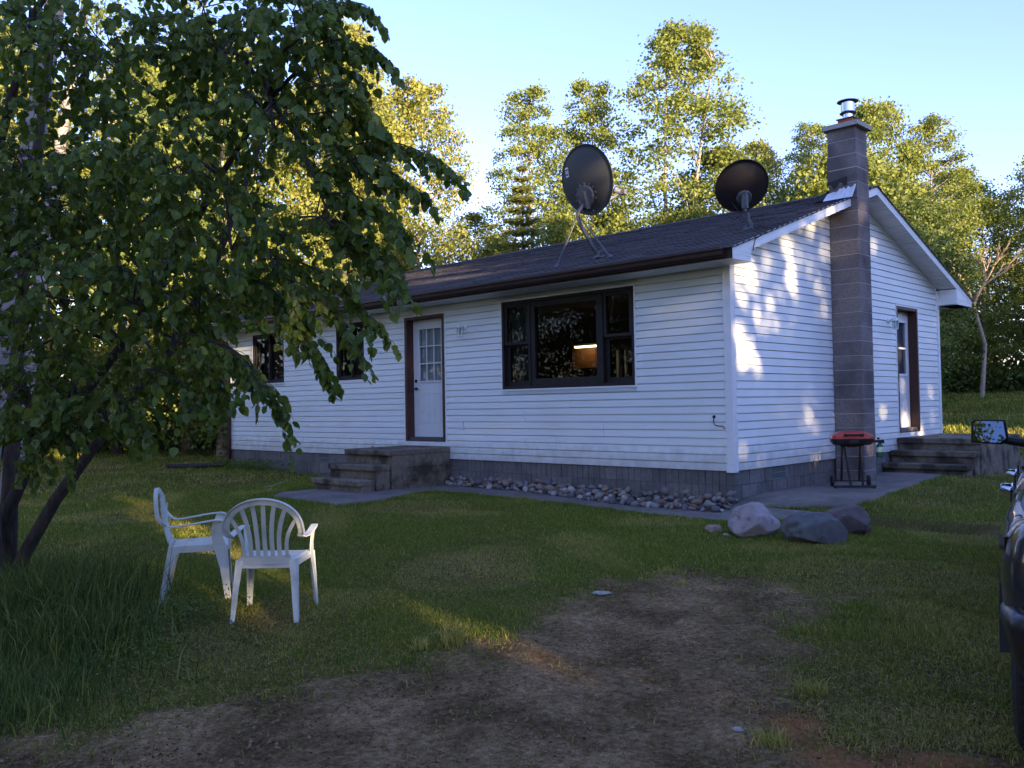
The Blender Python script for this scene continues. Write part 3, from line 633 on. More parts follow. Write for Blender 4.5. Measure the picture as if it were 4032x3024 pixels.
# chimney --------------------------------------------------
CX0, CX1, CY0, CY1 = .0, .4427, 2.85, 3.262
core = MB().box(CX0+.022, CX1-.004, CY0+.004, CY1-.004, -.5, 4.411).box(CX0+.022, CX1-.017, CY0+.017, CY1-.017, 4.411, 4.79); chim = core.build('chimney', mortar_m, house)
zl = [-.60+0*i for i in range(0)]
zs = [.652+.209*k for k in range(0, 17)]+[4.205, 4.412, 4.622, 4.80]
lo = [.652-.2045*k for k in range(5, 0, -1)]
zs = [-.60]+lo+zs
for i in range(len(zs)-1):
    j = .004 if i != len(zs)-4 else .009
    s = 0 if i < len(zs)-3 else .012
    mb = MB(); r = lambda: rnd.uniform(-.0015, .0015)
    x0 = CX0+.021 if zs[i] < 3.9 else CX0
    mb.box(x0+s, CX1-s+r(), CY0+s+r(), CY1-s+r(), zs[i]+j, zs[i+1]-j if i < len(zs)-2 else zs[i+1])
    o = mb.build('chimney_block', chim_m, chim, bevel=.003)
MB().add(*(lambda a: (a, [(0, 3, 2, 1), (4, 5, 6, 7), (0, 1, 5, 4), (1, 2, 6, 5), (2, 3, 7, 6), (3, 0, 4, 7)]))([(CX0-.05, CY0-.055, 4.80), (CX1+.055, CY0-.055, 4.80), (CX1+.055, CY1+.055, 4.80), (CX0-.05, CY1+.055, 4.80), (CX0-.04, CY0-.045, 4.872), (CX1+.045, CY0-.045, 4.872), (CX1+.045, CY1+.045, 4.872), (CX0-.04, CY1+.045, 4.872)])).build('chimney_cap', capm, chim, bevel=.004)
fx, fy = .255, 3.04
mb = MB().box(fx-.11, fx+.11, fy-.11, fy+.11, 4.872, 4.955); mb.build('clay_flue', clay, chim, bevel=.006)
mb = MB().box(fx-.13, fx+.13, fy-.13, fy+.13, 4.9555, 4.965); mb.build('flue_plate', galv, chim)
mb = MB(); mb.lathe([(.07, 4.965), (.07, 5.07), (.095, 5.075), (.095, 5.21), (.06, 5.212)], 28, (fx, fy, 0)); mb.smooth = False; mb.build('flue_pipe', steel, chim)
mb = MB(); mb.lathe([(.115, 5.052), (.118, 5.058), (.085, 5.085)], 28, (fx, fy, 0)); mb.lathe([(.150, 5.225), (.150, 5.232), (.06, 5.262), (.01, 5.268)], 28, (fx, fy, 0)); mb.build('flue_cap', steel_d, chim)
mb = MB()
for k in range(4): w = k*PI/2+.4; mb.box(fx+.09*math.cos(w)-.004, fx+.09*math.cos(w)+.004, fy+.09*math.sin(w)-.004, fy+.09*math.sin(w)+.004, 5.2, 5.23)
mb.build('cap_strut', steel, chim)
# flashing with ragged tar edge on the roof at the chimney foot
zt = lambda y: roof_top(y)+.012
mb = MB(); n = 14; a = []; bq = []
for i in range(n+1):
    x = .0+.435*i/n; a.append((x, CY0-.003, zt(CY0)+.10+.06*i/n+rnd.uniform(-.025, .02))); bq.append((x, CY0-.16-rnd.uniform(0, .01), zt(CY0-.16)+.006))
vsx = a+bq; mb.add(vsx, [(i, i+1, n+2+i, n+1+i) for i in range(n)])
bq2 = [(p[0], p[1], p[2]) for p in bq]
mb.build('flashing', flash_m, chim)
mb = MB(); pts = [(-.03, CY0-.03), (-.22, CY0-.12), (-.20, CY1), (-.03, CY1+.05)]
mb.add([(p[0], p[1], zt(p[1])+.008) for p in pts]+[(-.0, CY0, zt(CY0)+.13), (-.0, CY1, zt(CY1)+.12)], [(0, 1, 2, 3), (0, 4, 5, 3), (0, 1, 4), (2, 3, 5)]); mb.build('flashing', tar, chim)
mb = MB(); mb.add([(-.005, CY0-.006, zt(CY0)+.20)]+[(x, CY0-.006, zt(CY0)+.16+.05*math.sin(x*40)+.14*x) for x in (.05, .1, .15, .2, .25, .3)]+[(.3, CY0-.006, zt(CY0)+.30), (0, CY0-.006, zt(CY0)+.25)], [tuple(range(9))]); mb.build('flashing', tar, chim)

# interior of the living room
mb = MB()
mb.add([(-6.9, 4.6, .25), (-.3, 4.6, .25), (-.3, 4.6, 2.52), (-6.9, 4.6, 2.52), (-6.9, .17, .25), (-.3, .17, .25), (-.3, .17, 2.52), (-6.9, .17, 2.52)], [(0, 1, 2, 3), (0, 4, 5, 1), (3, 2, 6, 7), (0, 3, 7, 4), (1, 5, 6, 2)])
mb.build('interior', inside, house)
mb = MB().box(-12.2, -7.0, .5, .52, .3, 2.5); mb.build('interior', inside, house)
mb = MB().box(XL+.2, -.2, .17, D-.17, 2.55, 2.57); mb.build('ceiling', inside, house)
cb = tag(MB().box(-4.67, -4.10, 2.5, 2.85, 1.47, 1.86).build('wall_cabinet', woodcab, bevel=.01), 'varnished wooden cabinet hanging inside behind the picture window', 'cabinet')
MB().box(-4.45, -4.12, 2.488, 2.4995, 1.50, 1.83).build('cabinet_door', woodcab, cb)
lf = tag(MB().box(-4.45, -3.75, 2.30, 2.38, 1.875, 1.91).build('fluorescent_light', trimw), 'lit fluorescent light above the cabinet seen through the picture window', 'light')
MB().box(-4.44, -3.76, 2.297, 2.383, 1.848, 1.874).build('light_tube', emit, lf)
tag(MB().box(-3.98, -3.93, 2.9, 2.95, .9, 1.8).box(-3.80, -3.77, 2.9, 2.95, .9, 1.8).box(-3.93, -3.80, 2.9, 2.95, .9, .93).build('indoor_shelf_post', mat('pale_inner_trim', (.45, .45, .42), .6)), 'pale upright trim standing indoors beside the lit cabinet', 'trim')

# ------------------------------------------------------------------ concrete steps
def steps(name, label, levels, side_blocks=None):
    o = tag(empty(name, (0, 0, 0)), label, 'steps')
    for (x0, x1, y0, y1, zt_, zb_, nose) in levels:
        mb = MB().box(x0, x1, y0, y1, zt_-.085, zt_); t = mb.build('tread', conc_s, o, bevel=.012)
        mb = MB().box(x0+.01, x1-.012, y0+nose, y1-.002, zb_, zt_-.0855); mb.build('riser', conc_s, o, bevel=.004)
    return o
st = steps('front_steps', 'worn concrete steps with block sides below the white front door', [(-6.36, -5.173, -1.27, -.022, .197, -.55, .05), (-6.40, -5.175, -1.56, -1.262, -.023, -.55, .045), (-6.44, -5.173, -1.84, -1.552, -.236, -.6, .045)])
for r, (z0, z1) in enumerate(((-.085, .108), (-.285, -.091), (-.50, -.291))):
    y = -1.215 + (.0 if r % 2 else -.0)
    off = .2 if r % 2 else 0
    yy = -1.215-off
    while yy < -.03:
        a, b_ = max(yy, -1.215), min(yy+.392, -.03)
        if b_-a > .05: MB().box(-5.20, -5.178, a, b_, z0, z1).build('block', conc_s, st, bevel=.004)
        yy += .40
st2 = steps('side_steps', 'wide concrete steps leading up to the side door', [(.025, 1.30, 5.17, 7.28, .212, -.6, .04), (.02, 1.29, 4.88, 5.165, .02, -.6, .04), (.018, 1.27, 4.575, 4.872, -.165, -.6, .04)])

# ------------------------------------------------------------------ stones
def stone_mesh(name, sx, sy, sz, m, sub=2, rough=.12, seed=0, freq=1.3):
    import bmesh
    bm = bmesh.new(); bmesh.ops.create_icosphere(bm, subdivisions=sub, radius=1.0)
    for v in bm.verts:
        n = noise.noise(Vector(v.co)*freq+Vector((seed*7.1, seed*3.3, 0))); n2 = noise.noise(Vector(v.co)*3.1+Vector((seed*2.1, 5, seed)))+(.35*noise.noise(Vector(v.co)*9+Vector((seed, 1, 2))) if sub > 3 else 0)
        f = 1+rough*1.8*n+rough*.5*n2; v.co = Vector((v.co.x*sx*f, v.co.y*sy*f, v.co.z*sz*f))
    if sub > 3:
        rr = random.Random(seed*17)
        for _ in range(9):
            n = Vector((rr.gauss(0, 1), rr.gauss(0, 1), rr.gauss(0, .8))).normalized(); ext = max((v.co.dot(n) for v in bm.verts)); h = ext*rr.uniform(.78, .90)
            for v in bm.verts:
                d = v.co.dot(n)-h
                if d > 0: v.co -= n*d*.88
    me = bpy.data.meshes.new(name); bm.to_mesh(me); bm.free(); me.materials.append(m); me.polygons.foreach_set('use_smooth', [True]*len(me.polygons)); return me
kinds = [('grey', 5), ('tan', 3), ('pale', 2), ('dark', 2), ('pink', 2)]
labels = {'grey': 'rounded grey river stone in the stone bed under the picture window', 'tan': 'rounded tan river stone in the stone bed under the picture window', 'pale': 'rounded pale river stone in the stone bed under the picture window', 'dark': 'rounded dark river stone in the stone bed under the picture window', 'pink': 'rounded pinkish river stone in the stone bed under the picture window'}
SM_ = {}
for k_, _ in kinds:
    SM_[k_] = [stone_mesh('river_stone', 1, rnd.uniform(.65, .85), rnd.uniform(.5, .7), MATS['river_stone_'+k_], 2, .10, seed=i+hash(k_) % 7*0+len(k_)*3) for i in range(3)]
bag = [k_ for k_, w in kinds for _ in range(w)]
cnt = 0; placed = []
def put_stone(x, y, z, s, layer, wd):
    global cnt
    k_ = rnd.choice(bag); o = bpy.data.objects.new('river_stone', rnd.choice(SM_[k_])); COL.objects.link(o)
    o.location = (x, y, z); o.scale = (s, s*rnd.uniform(.85, 1.1), s*rnd.uniform(.8, 1.1)); o.rotation_euler = (rnd.uniform(-.45, .45), rnd.uniform(-.45, .45), rnd.uniform(0, 6.28))
    seg = ('beside the front steps', 'a step right of the front steps', 'just left of the picture window', 'under the left sash of the picture window', 'under the picture window middle', 'under the right sash of the picture window', 'between picture window and house corner', 'at the house corner')[min(7, int((x+5.1)/5.17*8))]
    size = 'small' if s < .052 else ('large' if s > .072 else 'mid-sized'); row = 'atop the bed' if layer else ('against the wall' if y > -wd*.5 else 'at the walkway edge')
    tag(o, '%s %s river stone %s %s' % (size, {'grey': 'grey', 'tan': 'tan', 'pale': 'pale', 'dark': 'dark', 'pink': 'pinkish'}[k_], row, seg), 'stone', 'river stones in the bed along the wall')
for layer in range(2):
    tries = 0; tgt = 195 if layer == 0 else 100; n_ = 0; pl_ = []
    while n_ < tgt and tries < 9000:
        tries += 1
        x = rnd.uniform(-5.1, .06); wd = .17+.24*SM(x, -5, -.3)
        y = -rnd.uniform(.03, 1)*wd-(.0 if layer == 0 else -.03)
        s = rnd.choice([.034, .042, .05, .058, .066, .08])*(1.0 if layer == 0 else .95)
        if any((x-a)**2+(y-b_)**2 < (.62*(s+c_))**2 for a, b_, c_ in pl_): continue
        pl_.append((x, y, s)); n_ += 1
        put_stone(x, y, gz1(x, y)+.02+s*.35+(0.03*(1-abs(y)/wd) if layer == 0 else .085*(1-abs(y)/wd*.5)), s, layer, wd)
gbed = []
def ray_hit(vx, vy):
    px, py = vx*4032/2212, vy*4032/2212
    v = FX+RX*(px-2016)/3499.2-UX*(py-1512)/3499.2
    for t in np.linspace(1.5, 60, 3000):
        p = CAM+v*t
        if p[2] < gz(p[0], p[1]): return p
def boulder(x, y, sx, sy, sz, m, label, rz, seed, tilt=0, sink=.35):
    me = stone_mesh('boulder', sx, sy, sz, m, 5, .21, seed, .95); o = link_mesh('boulder', me)
    o.location = (x, y, gz1(x, y)+sz*(1-sink)-.02); o.rotation_euler = (tilt, tilt*.5, rz); return tag(o, label, 'boulder')
boulder(1.16, -1.62, .27, .22, .20, b_pale, 'pale pinkish boulder nearest the house corner', -.1, 3, .25, .25)
boulder(1.84, -1.70, .285, .22, .165, b_dark, 'dark blue-grey boulder with white specks in front of the brown one', .75, 5, 0, .25)
boulder(1.86, -1.02, .25, .2, .17, b_brown, 'dark brown boulder behind the blue-grey boulder', .7, 8, 0, .25)
boulder(.70, -1.62, .085, .06, .06, MATS['river_stone_tan'], 'small brown rock in the grass left of the pale boulder', .3, 9)
boulder(.93, -1.78, .04, .035, .035, MATS['river_stone_pale'], 'tiny pale rock beside the pale boulder', .3, 4)
o = tag(link_mesh('flat_stone', stone_mesh('flat_stone', .075, .05, .012, MATS['river_stone_pale'], 2, .15, 2)), 'flat bluish stone chip at the top edge of the dirt patch', 'stone'); p = ray_hit(1300, 1284); o.location = (p[0], p[1], p[2]+.012); o.rotation_euler = (0, 0, .6)
o = tag(link_mesh('flat_stone', stone_mesh('flat_stone', .03, .02, .01, MATS['river_stone_pale'], 2, .15, 3)), 'small pale stone lying on the dirt near the red soil', 'stone'); p = ray_hit(1595, 1580); o.location = (p[0], p[1], p[2]+.008)

seen = {}
for o in [o for o in COL.objects if o.name.startswith('river_stone')]: seen.setdefault(o['label'], []).append(o)
for lab, lst in seen.items():
    if len(lst) < 2: continue
    lst.sort(key=lambda o: o.location.x)
    shp = ['leftmost', 'rightmost'] if len(lst) == 2 else (['leftmost', 'middle', 'rightmost'] if len(lst) == 3 else None)
    if shp and len(lab.split()) < 16:
        for o, w_ in zip(lst, shp): o['label'] = w_+' '+lab
# ------------------------------------------------------------------ plastic chairs
def make_chair():
    r = empty('plastic_chair')
    # seat: dished grid
    mb = MB(); nX, nY = 12, 12; vs = []
    for sgn in (0, 1):
        for i in range(nX+1):
            for j in range(nY+1):
                u = -1+2*i/nX; v = j/nY; hw = .20+.035*v
                x = u*hw; y = -.20+.43*v; z = .43-.018*(1-u*u)*math.sin(PI*min(1, v*1.1))-.05*max(0, v-.86)**1.2*6*.14*6 - (.028 if abs(u) > .98 else 0)*0
                z += .012*v
                vs.append((x, y, z-(.006 if sgn else 0)))
    off = (nX+1)*(nY+1); fs = []
    idx = lambda i, j, s=0: s*off+i*(nY+1)+j
    for i in range(nX):
        for j in range(nY):
            fs.append((idx(i, j), idx(i+1, j), idx(i+1, j+1), idx(i, j+1))); fs.append((idx(i, j+1, 1), idx(i+1, j+1, 1), idx(i+1, j, 1), idx(i, j, 1)))
    for i in range(nX):
        fs.append((idx(i, 0), idx(i, 0, 1), idx(i+1, 0, 1), idx(i+1, 0))); fs.append((idx(i+1, nY), idx(i+1, nY, 1), idx(i, nY, 1), idx(i, nY)))
    for j in range(nY):
        fs.append((idx(0, j+1), idx(0, j+1, 1), idx(0, j, 1), idx(0, j))); fs.append((idx(nX, j), idx(nX, j, 1), idx(nX, j+1, 1), idx(nX, j+1)))
    mb.add(vs, fs); mb.smooth = True; mb.build('seat', plastic, r)
    mb = MB()   # apron skirt under the seat
    mb.sweep([(-.205, -.20, .405), (-.222, .0, .408), (-.236, .20, .412)], (0, 0, 1), .05, .006); mb.sweep([(.205, -.20, .405), (.222, .0, .408), (.236, .20, .412)], (0, 0, 1), .05, .006)
    mb.sweep([(-.20, -.205, .40), (.20, -.205, .40)], (0, 0, 1), .055, .006); mb.sweep([(-.235, .228, .41), (-.1, .24, .40), (.1, .24, .40), (.235, .228, .41)], (0, 0, 1), .045, .006)
    mb.build('seat_rim', plastic, r)
    # backrest arch
    def arch(t):  # t 0..1 from left arm joint over the top to right
        w = PI*(1-t); x = .265*math.cos(w); z = .625+.225*max(0, math.sin(w))**.82; y = -.235-.16*(z-.43)
        return x, y, z
    pts = [(-.215, -.155, .600), (-.258, -.20, .600)]+[arch(i/26) for i in range(2, 25)]+[(.258, -.20, .600), (.215, -.155, .600)]
    pts = [(-.245, -.215, .600), (-.262, -.245, .625)]+[arch(i/26) for i in range(1, 26)]+[(.262, -.245, .625), (.245, -.215, .600)]
    nrm = [(0, 1, .25)]*len(pts)
    wv = []
    for i, p in enumerate(pts):
        wv.append(Vector((p[0], 0, (p[2]-.60))).normalized() if abs(p[0]) < .26 or p[2] > .63 else Vector((1 if p[0] > 0 else -1, 0, 0.2)))
    mb = MB(); mb.sweep(pts, wv, .045, .011); mb.sweep([Vector(p)+Vector(w)*.021+Vector((0, -.010, 0)) for p, w in zip(pts, wv)], (0, 1, .2), .030, .008)
    mb.smooth = False; mb.build('backrest_frame', plastic, r, bevel=.003)
    mb = MB(); mb.sweep([(-.175, -.205, .435), (-.09, -.215, .43), (.09, -.215, .43), (.175, -.205, .435)], (0, -.1, 1), .065, .008); mb.build('backrest_base', plastic, r, bevel=.003)
    for k in range(7):
        u = (k-3)/3
        x0 = u*.155; xm = u*.13 if abs(u) < .9 else u*.135; xt = u*.235
        zt2 = .625+.225*(max(0, 1-(xt/.265)**2))**.41-.012
        P = []
        for q in range(9):
            s = q/8; x = x0+(xt-x0)*(s**2.4)*1.0+(xm-x0)*math.sin(PI*s)*.4; z = .45+(zt2-.45)*s; y = -.207-.16*(z-.43)-.012*math.sin(PI*s)
            P.append((x, y-.005, z))
        MB().sweep(P, (1, 0, 0), [.026]*9 if abs(u) > .9 else [.031]*9, .007).build('slat', plastic, r, bevel=.002)
    for sg in (-1, 1):
        # arm: swept from back frame forward, then support down to the front leg
        P = [(sg*.245, -.225, .603), (sg*.262, -.19, .590), (sg*.272, -.13, .592), (sg*.276, -.03, .606), (sg*.272, .08, .622), (sg*.262, .16, .628), (sg*.252, .205, .615)]
        mb = MB(); mb.sweep(P, (1, 0, 0), [.045, .05, .053, .054, .055, .052, .045], .010)
        mb.build('armrest', plastic, r, bevel=.004)
        mb = MB(); mb.sweep([(sg*.258, .165, .618), (sg*.250, .150, .56), (sg*.242, .150, .49), (sg*.238, .165, .42)], (0, 1, 0), [.075, .09, .085, .10], .008); mb.build('arm_support', plastic, r, bevel=.002)
        # legs: angle-section, tapered
        mb = MB()
        mb.sweep([(sg*.238, .17, .425), (sg*.250, .200, .25), (sg*.262, .228, .0)], (0, 1, 0), [.10, .062, .042], .007)
        mb.sweep([(sg*.220, .222, .425), (sg*.236, .231, .25), (sg*.252, .249, .0)], (1, 0, 0), [.055, .042, .028], .007)
        mb.build('leg', plastic, r, bevel=.002)
        mb = MB()
        mb.sweep([(sg*.208, -.17, .425), (sg*.222, -.215, .25), (sg*.236, -.262, .0)], (0, 1, 0), [.085, .056, .040], .007)
        mb.sweep([(sg*.190, -.207, .425), (sg*.206, -.240, .25), (sg*.224, -.281, .0)], (1, 0, 0), [.055, .044, .03], .007)
        mb.build('leg', plastic, r, bevel=.002)
    return r
def copy_tree(o, parent=None):
    c = o.copy(); COL.objects.link(c); c.parent = parent
    for ch in list(o.children): copy_tree(ch, c)
    return c
ch2 = make_chair()
ch1 = copy_tree(ch2)
def place(o, x, y, rz, s=1.0): o.location = (x, y, gz1(x, y)-.004); o.rotation_euler = (0, 0, rz); o.scale = (s, s, s)
place(ch2, -.02, -6.35, math.radians(44), .98)
tag(ch2, 'white plastic armchair with its slatted back turned towards the camera', 'chair', 'white plastic chairs on the lawn')
place(ch1, -1.00, -6.43, math.radians(-30), .98)
tag(ch1, 'white plastic armchair seen side-on beside the tall grass', 'chair', 'white plastic chairs on the lawn')

# ------------------------------------------------------------------ grill
bq_ = tag(empty('gas_grill', (.62, 2.02, gz1(.62, 2.02)+.02), math.radians(33)), 'portable gas grill with red lid on a black folding stand by the chimney', 'grill')
mb = MB()
lid = []
def ring(z, hx, hy, c=.05, yo=0): return [(-hx+c, -hy+yo, z), (hx-c, -hy+yo, z), (hx, -hy+c+yo, z), (hx, hy-c+yo, z), (hx-c, hy+yo, z), (-hx+c, hy+yo, z), (-hx, hy-c+yo, z), (-hx, -hy+c+yo, z)]
def loft(mb, rings):
    n = len(rings[0]); vs = [p for r_ in rings for p in r_]; fs = [(i*n+k, i*n+(k+1) % n, (i+1)*n+(k+1) % n, (i+1)*n+k) for i in range(len(rings)-1) for k in range(n)]
    fs += [tuple(range(n))[::-1], tuple(range((len(rings)-1)*n, len(rings)*n))]; return mb.add(vs, fs)
loft(MB(), [ring(.655, .27, .17), ring(.70, .262, .165), ring(.745, .175, .13), ring(.757, .14, .10)]).build('lid', redm, bq_, bevel=.006)
loft(MB(), [ring(.575, .225, .14), ring(.60, .25, .155), ring(.652, .268, .168)]).build('firebox', blk, bq_, bevel=.004)
mb = MB(); mb.tube([(-.10, -.165, .705), (-.10, -.195, .712), (.10, -.195, .712), (.10, -.165, .705)], .013, 8); mb.box(-.125, -.085, -.19, -.14, .69, .725); mb.box(.085, .125, -.19, -.14, .69, .725); mb.build('handle', blk, bq_)
mb = MB(); mb.box(-.06, .06, -.178, -.165, .60, .655); mb.build('lid_latch', blk, bq_)
mb = MB()
for x in (-.21, -.05, .04, .20):
    for z in (.605, .635): mb.lathe([(.004, 0), (.003, .003)], 6, (x, -.168, z), (0, -1, 0))
mb.build('rivet', chrome, bq_)
mb = MB(); mb.box(-.15, .15, -.03, .03, .555, .576); mb.box(-.06, .06, -.05, .05, .54, .556); mb.build('stand_top', blk, bq_)
for sg, x in ((-1, -.095), (1, .095)):
    mb = MB(); mb.tube([(x*1.1, -.05, .56), (x+sg*-.02+.03, -.15, .02)], .016, 8); mb.build('leg', blk, bq_)
    mb = MB(); mb.tube([(x*1.25, .04, .56), (x*1.2-.0, .17, .085)], .016, 8); mb.build('leg', blk, bq_)
mb = MB(); mb.tube([(-.27, -.155, .028), (.27, -.155, .028)], .016, 8); mb.lathe([(.018, 0), (.018, .02)], 8, (-.24, -.155, -.005)); mb.lathe([(.018, 0), (.018, .02)], 8, (.24, -.155, -.005)); mb.build('base_bar', blk, bq_)
mb = MB(); mb.tube([(-.22, .17, .075), (.22, .17, .075)], .008, 6); mb.build('axle', blk, bq_)
for x in (-.235, .235):
    mb = MB(); mb.lathe([(.03, -.018), (.072, -.018), (.078, -.008), (.078, .008), (.072, .018), (.03, .018)], 20, (x, .17, .075), (1, 0, 0)); mb.build('wheel', blk_r, bq_)
mb = MB(); mb.box(.268, .40, -.03, .03, .60, .635); mb.box(.375, .41, -.028, .028, .59, .64); mb.lathe([(.016, .64), (.018, .665), (.01, .668)], 10, (.34, 0, 0)); mb.build('regulator', blk, bq_, bevel=.004)
mb = MB(); mb.lathe([(.03, .40), (.05, .41), (.05, .54), (.042, .565), (.02, .585), (.02, .60)], 18, (.355, 0, 0)); mb.smooth = False; gc = mb.build('gas_cylinder', greenm, bq_)
mb = MB(); mb.lathe([(.0506, .475), (.0506, .54)], 18, (.355, 0, 0)); mb.build('cylinder_label', mat('label_print', (.40, .55, .42), .5, var=(.75, .78, .8), scale=14), gc)
mb = MB(); mb.tube([(-.13, 0, .55), (-.135, -.02, .42), (-.12, -.03, .36), (-.10, -.02, .37), (-.10, 0, .5)], .003, 5); mb.build('wire', galv, bq_)

# ------------------------------------------------------------------ satellite dishes
def dish(name, label, center, az, el, w, h, roll, m, depth=.09):
    o = tag(empty(name, center), label, 'satellite dish')
    a = Vector((math.cos(el)*math.cos(az), math.cos(el)*math.sin(az), math.sin(el)))
    r = a.cross(Vector((0, 0, 1))).normalized(); u = r.cross(a)
    r, u = r*math.cos(roll)+u*math.sin(roll), u*math.cos(roll)-r*math.sin(roll)
    mb = MB(); nr, na = 8, 44; vs = []
    for s in (0, 1):
        for i in range(nr+1):
            q = i/nr
            for k in range(na):
                t = 2*PI*k/na; p = r*(w/2*q*math.cos(t))+u*(h/2*q*math.sin(t))+a*(depth*(q*q-1)+(-.012 if s == 0 else 0)); vs.append(p)
    off = (nr+1)*na; fs = []
    for s in (0, 1):
        for i in range(nr):
            for k in range(na):
                f_ = (s*off+i*na+k, s*off+i*na+(k+1) % na, s*off+(i+1)*na+(k+1) % na, s*off+(i+1)*na+k); fs.append(f_ if s else f_[::-1])
    for k in range(na): fs.append((nr*na+k, nr*na+(k+1) % na, off+nr*na+(k+1) % na, off+nr*na+k))
    mb.add(vs, fs); mb.smooth = True; mb.build('reflector', m, o)
    mb = MB(); mb.tube([r*(w/2*math.cos(2*PI*k/na))+u*(h/2*math.sin(2*PI*k/na)) for k in range(na+1)], .008, 6); mb.build('rim', m, o)
    return o, a, r, u
DX = 1.0
dc = Vector((-2.70, .60, 4.22))
d1, a, r, u = dish('satellite_dish', 'large upright grey satellite dish with white sticker on the front roof slope', dc, math.radians(89), math.radians(13), .97, 1.04, math.radians(5), dish_m)
L1 = lambda p: Vector(p)-dc
bk = -a*.10-u*.24
mb = MB(); mb.lathe([(.15, -.055), (.165, -.04), (.165, -.02), (.10, .0)], 20, bk, a); mb.build('mount_ring', galv, d1)
mb = MB()
for k in range(9):
    w = -.4+k*.46; d = r*math.cos(w)+u*math.sin(w); p = bk+d*.165-a*.02
    MB().tube([p, p+d*.035], .018, 5).build('mount_lug', galv, d1)
mb = MB(); q = bk-a*.08-u*.03; mb.sweep([q+u*.10, q-u*.14], r, .10, .07); mb.sweep([q-u*.02+r*.06, q-u*.17+r*.05], a, .10, .012); mb.sweep([q-u*.02-r*.06, q-u*.17-r*.05], a, .10, .012); mb.build('bracket', galv, d1, bevel=.006)
top = dc+q-u*.06
m0 = Vector((-2.402, .465, 3.0)); mt = Vector((-2.755, .43, 3.60))
mb = MB(); pts = [m0, m0.lerp(mt, .82), Vector((-2.74, .43, 3.56)), Vector((-2.765, .43, 3.66)), Vector((-2.768, .44, top.z))]
pts = [m0, m0+(Vector((-2.72, .44, 3.52))-m0)*.9, Vector((-2.73, .44, 3.56)), Vector((-2.758, .44, 3.63)), Vector((-2.762, .45, 3.72)), Vector((top.x, top.y, top.z))]
mb.tube([p-dc for p in pts], .030, 12); mb.smooth = True; mb.build('mast', galv, d1)
for f_ in ((-2.965, .175, roof_top(.175)+.014), (-2.03, .25, roof_top(.25)+.014)):
    mb = MB(); s0 = Vector((-2.76, .44, 3.68)); e0 = Vector(f_); mb.tube([s0-dc, s0.lerp(e0, .55)-dc, e0-dc], [.012, .014, .013], 8); mb.tube([s0.lerp(e0, .55)-dc, s0.lerp(e0, .60)-dc], .019, 8)
    mb.add([e0-dc+Vector(v) for v in ((-.03, -.04, .002-.04*SL), (.03, -.04, .002-.04*SL), (.03, .04, .002+.04*SL), (-.03, .04, .002+.04*SL), (0, 0, .05))], [(0, 1, 2, 3), (0, 1, 4), (1, 2, 4), (2, 3, 4), (3, 0, 4)]); mb.build('strut', galv, d1)
e0 = Vector((-2.402, .465, roof_top(.465)+.014)); mb = MB()
mb.add([e0-dc+Vector(v) for v in ((-.07, -.07, -.07*SL), (.07, -.07, -.07*SL), (.07, .07, .07*SL), (-.07, .07, .07*SL))], [(0, 1, 2, 3)]); mb.add([e0-dc+Vector(v) for v in ((-.05, -.05, -.01), (.05, -.05, -.01), (.03, 0, .08), (-.05, 0, .08))], [(0, 1, 2, 3)]); mb.build('foot_plate', galv, d1)
ln = Vector((-2.42, 1.04, 4.06))
bt = dc-u*.47-a*.03
mb = MB(); mb.tube([bt-dc, (bt+(ln-bt)*.55)-dc, ln-dc+Vector((-.02, 0, -.03))], [.016, .017, .016], 8); mb.build('feed_arm', mat('pale_arm', (.30, .30, .31), .5), d1)
mb = MB(); dr = (dc-ln).normalized(); mb.lathe([(.035, -.09), (.038, 0), (.038, .05), (.045, .055), (.045, .10), (.03, .11)], 14, ln-dc, dr); mb.box(ln.x-dc.x-.0, ln.x-dc.x+.10, ln.y-dc.y-.03, ln.y-dc.y+.03, ln.z-dc.z-.05, ln.z-dc.z+.02); mb.build('receiver', mat('receiver_grey', (.30, .30, .31), .5), d1, bevel=.004)
st_c = -r*0+dc*0
sgn = -1
for (cx_, cz_, w_, h_, m_, push) in ((0, 0, .075, .145, white_p, 0), (0, .035, .062, .026, grey_p, .002), (0, -.035, .062, .03, grey_p, .002), (0, .002, .062, .006, grey_p, .002)):
    base = r*(-.30*1)+u*.20
    q2 = (.30/.49)**2+(.20/.53)**2
    P = []
    for sx, sz in ((-1, -1), (1, -1), (1, 1), (-1, 1)):
        pr = -.30+(cx_+sx*w_/2); pu = .20+(cz_+sz*h_/2); qq = (pr/.49)**2+(pu/.53)**2
        P.append(r*pr+u*pu+a*(.09*(qq-1)-.017-push))
    MB().add(P, [(3, 2, 1, 0)]).build('sticker', m_, d1)
dc2 = Vector((-.44, 1.15, 3.80))
d2, a, r, u = dish('satellite_dish', 'smaller tilted black satellite dish on the roof near the chimney', dc2, math.radians(136), math.radians(34), .72, .74, math.radians(0), dish_b)
bk = -a*.10-Vector((0, 0, .12))
mb = MB(); mb.lathe([(.095, -.03), (.105, -.02), (.105, -.005), (.07, .0)], 18, bk, a); mb.build('mount_ring', galv, d2)
mb = MB(); q = bk-a*.06; mb.sweep([q+Vector((0, 0, .09)), q-Vector((0, 0, .13))], (1, 0, 0), .075, .06)
for k in range(3): w = .3+k*1.2; d = r*math.cos(w)+u*math.sin(w); mb.tube([bk+d*.09, bk+d*.09-a*.04], .012, 6)
mb.build('bracket', galv, d2, bevel=.004)
m0 = Vector((-.285, 1.05, roof_top(1.05)+.02)); tp = dc2+q-Vector((0, 0, .05))
mb = MB(); mb.tube([m0-dc2, m0.lerp(tp, .55)-dc2+Vector((.012, 0, 0)), Vector((tp.x, tp.y, tp.z-.12))-dc2, tp-dc2], .024, 10); mb.build('mast', mat('dark_mast', (.06, .06, .065), .4, metal=.4), d2)
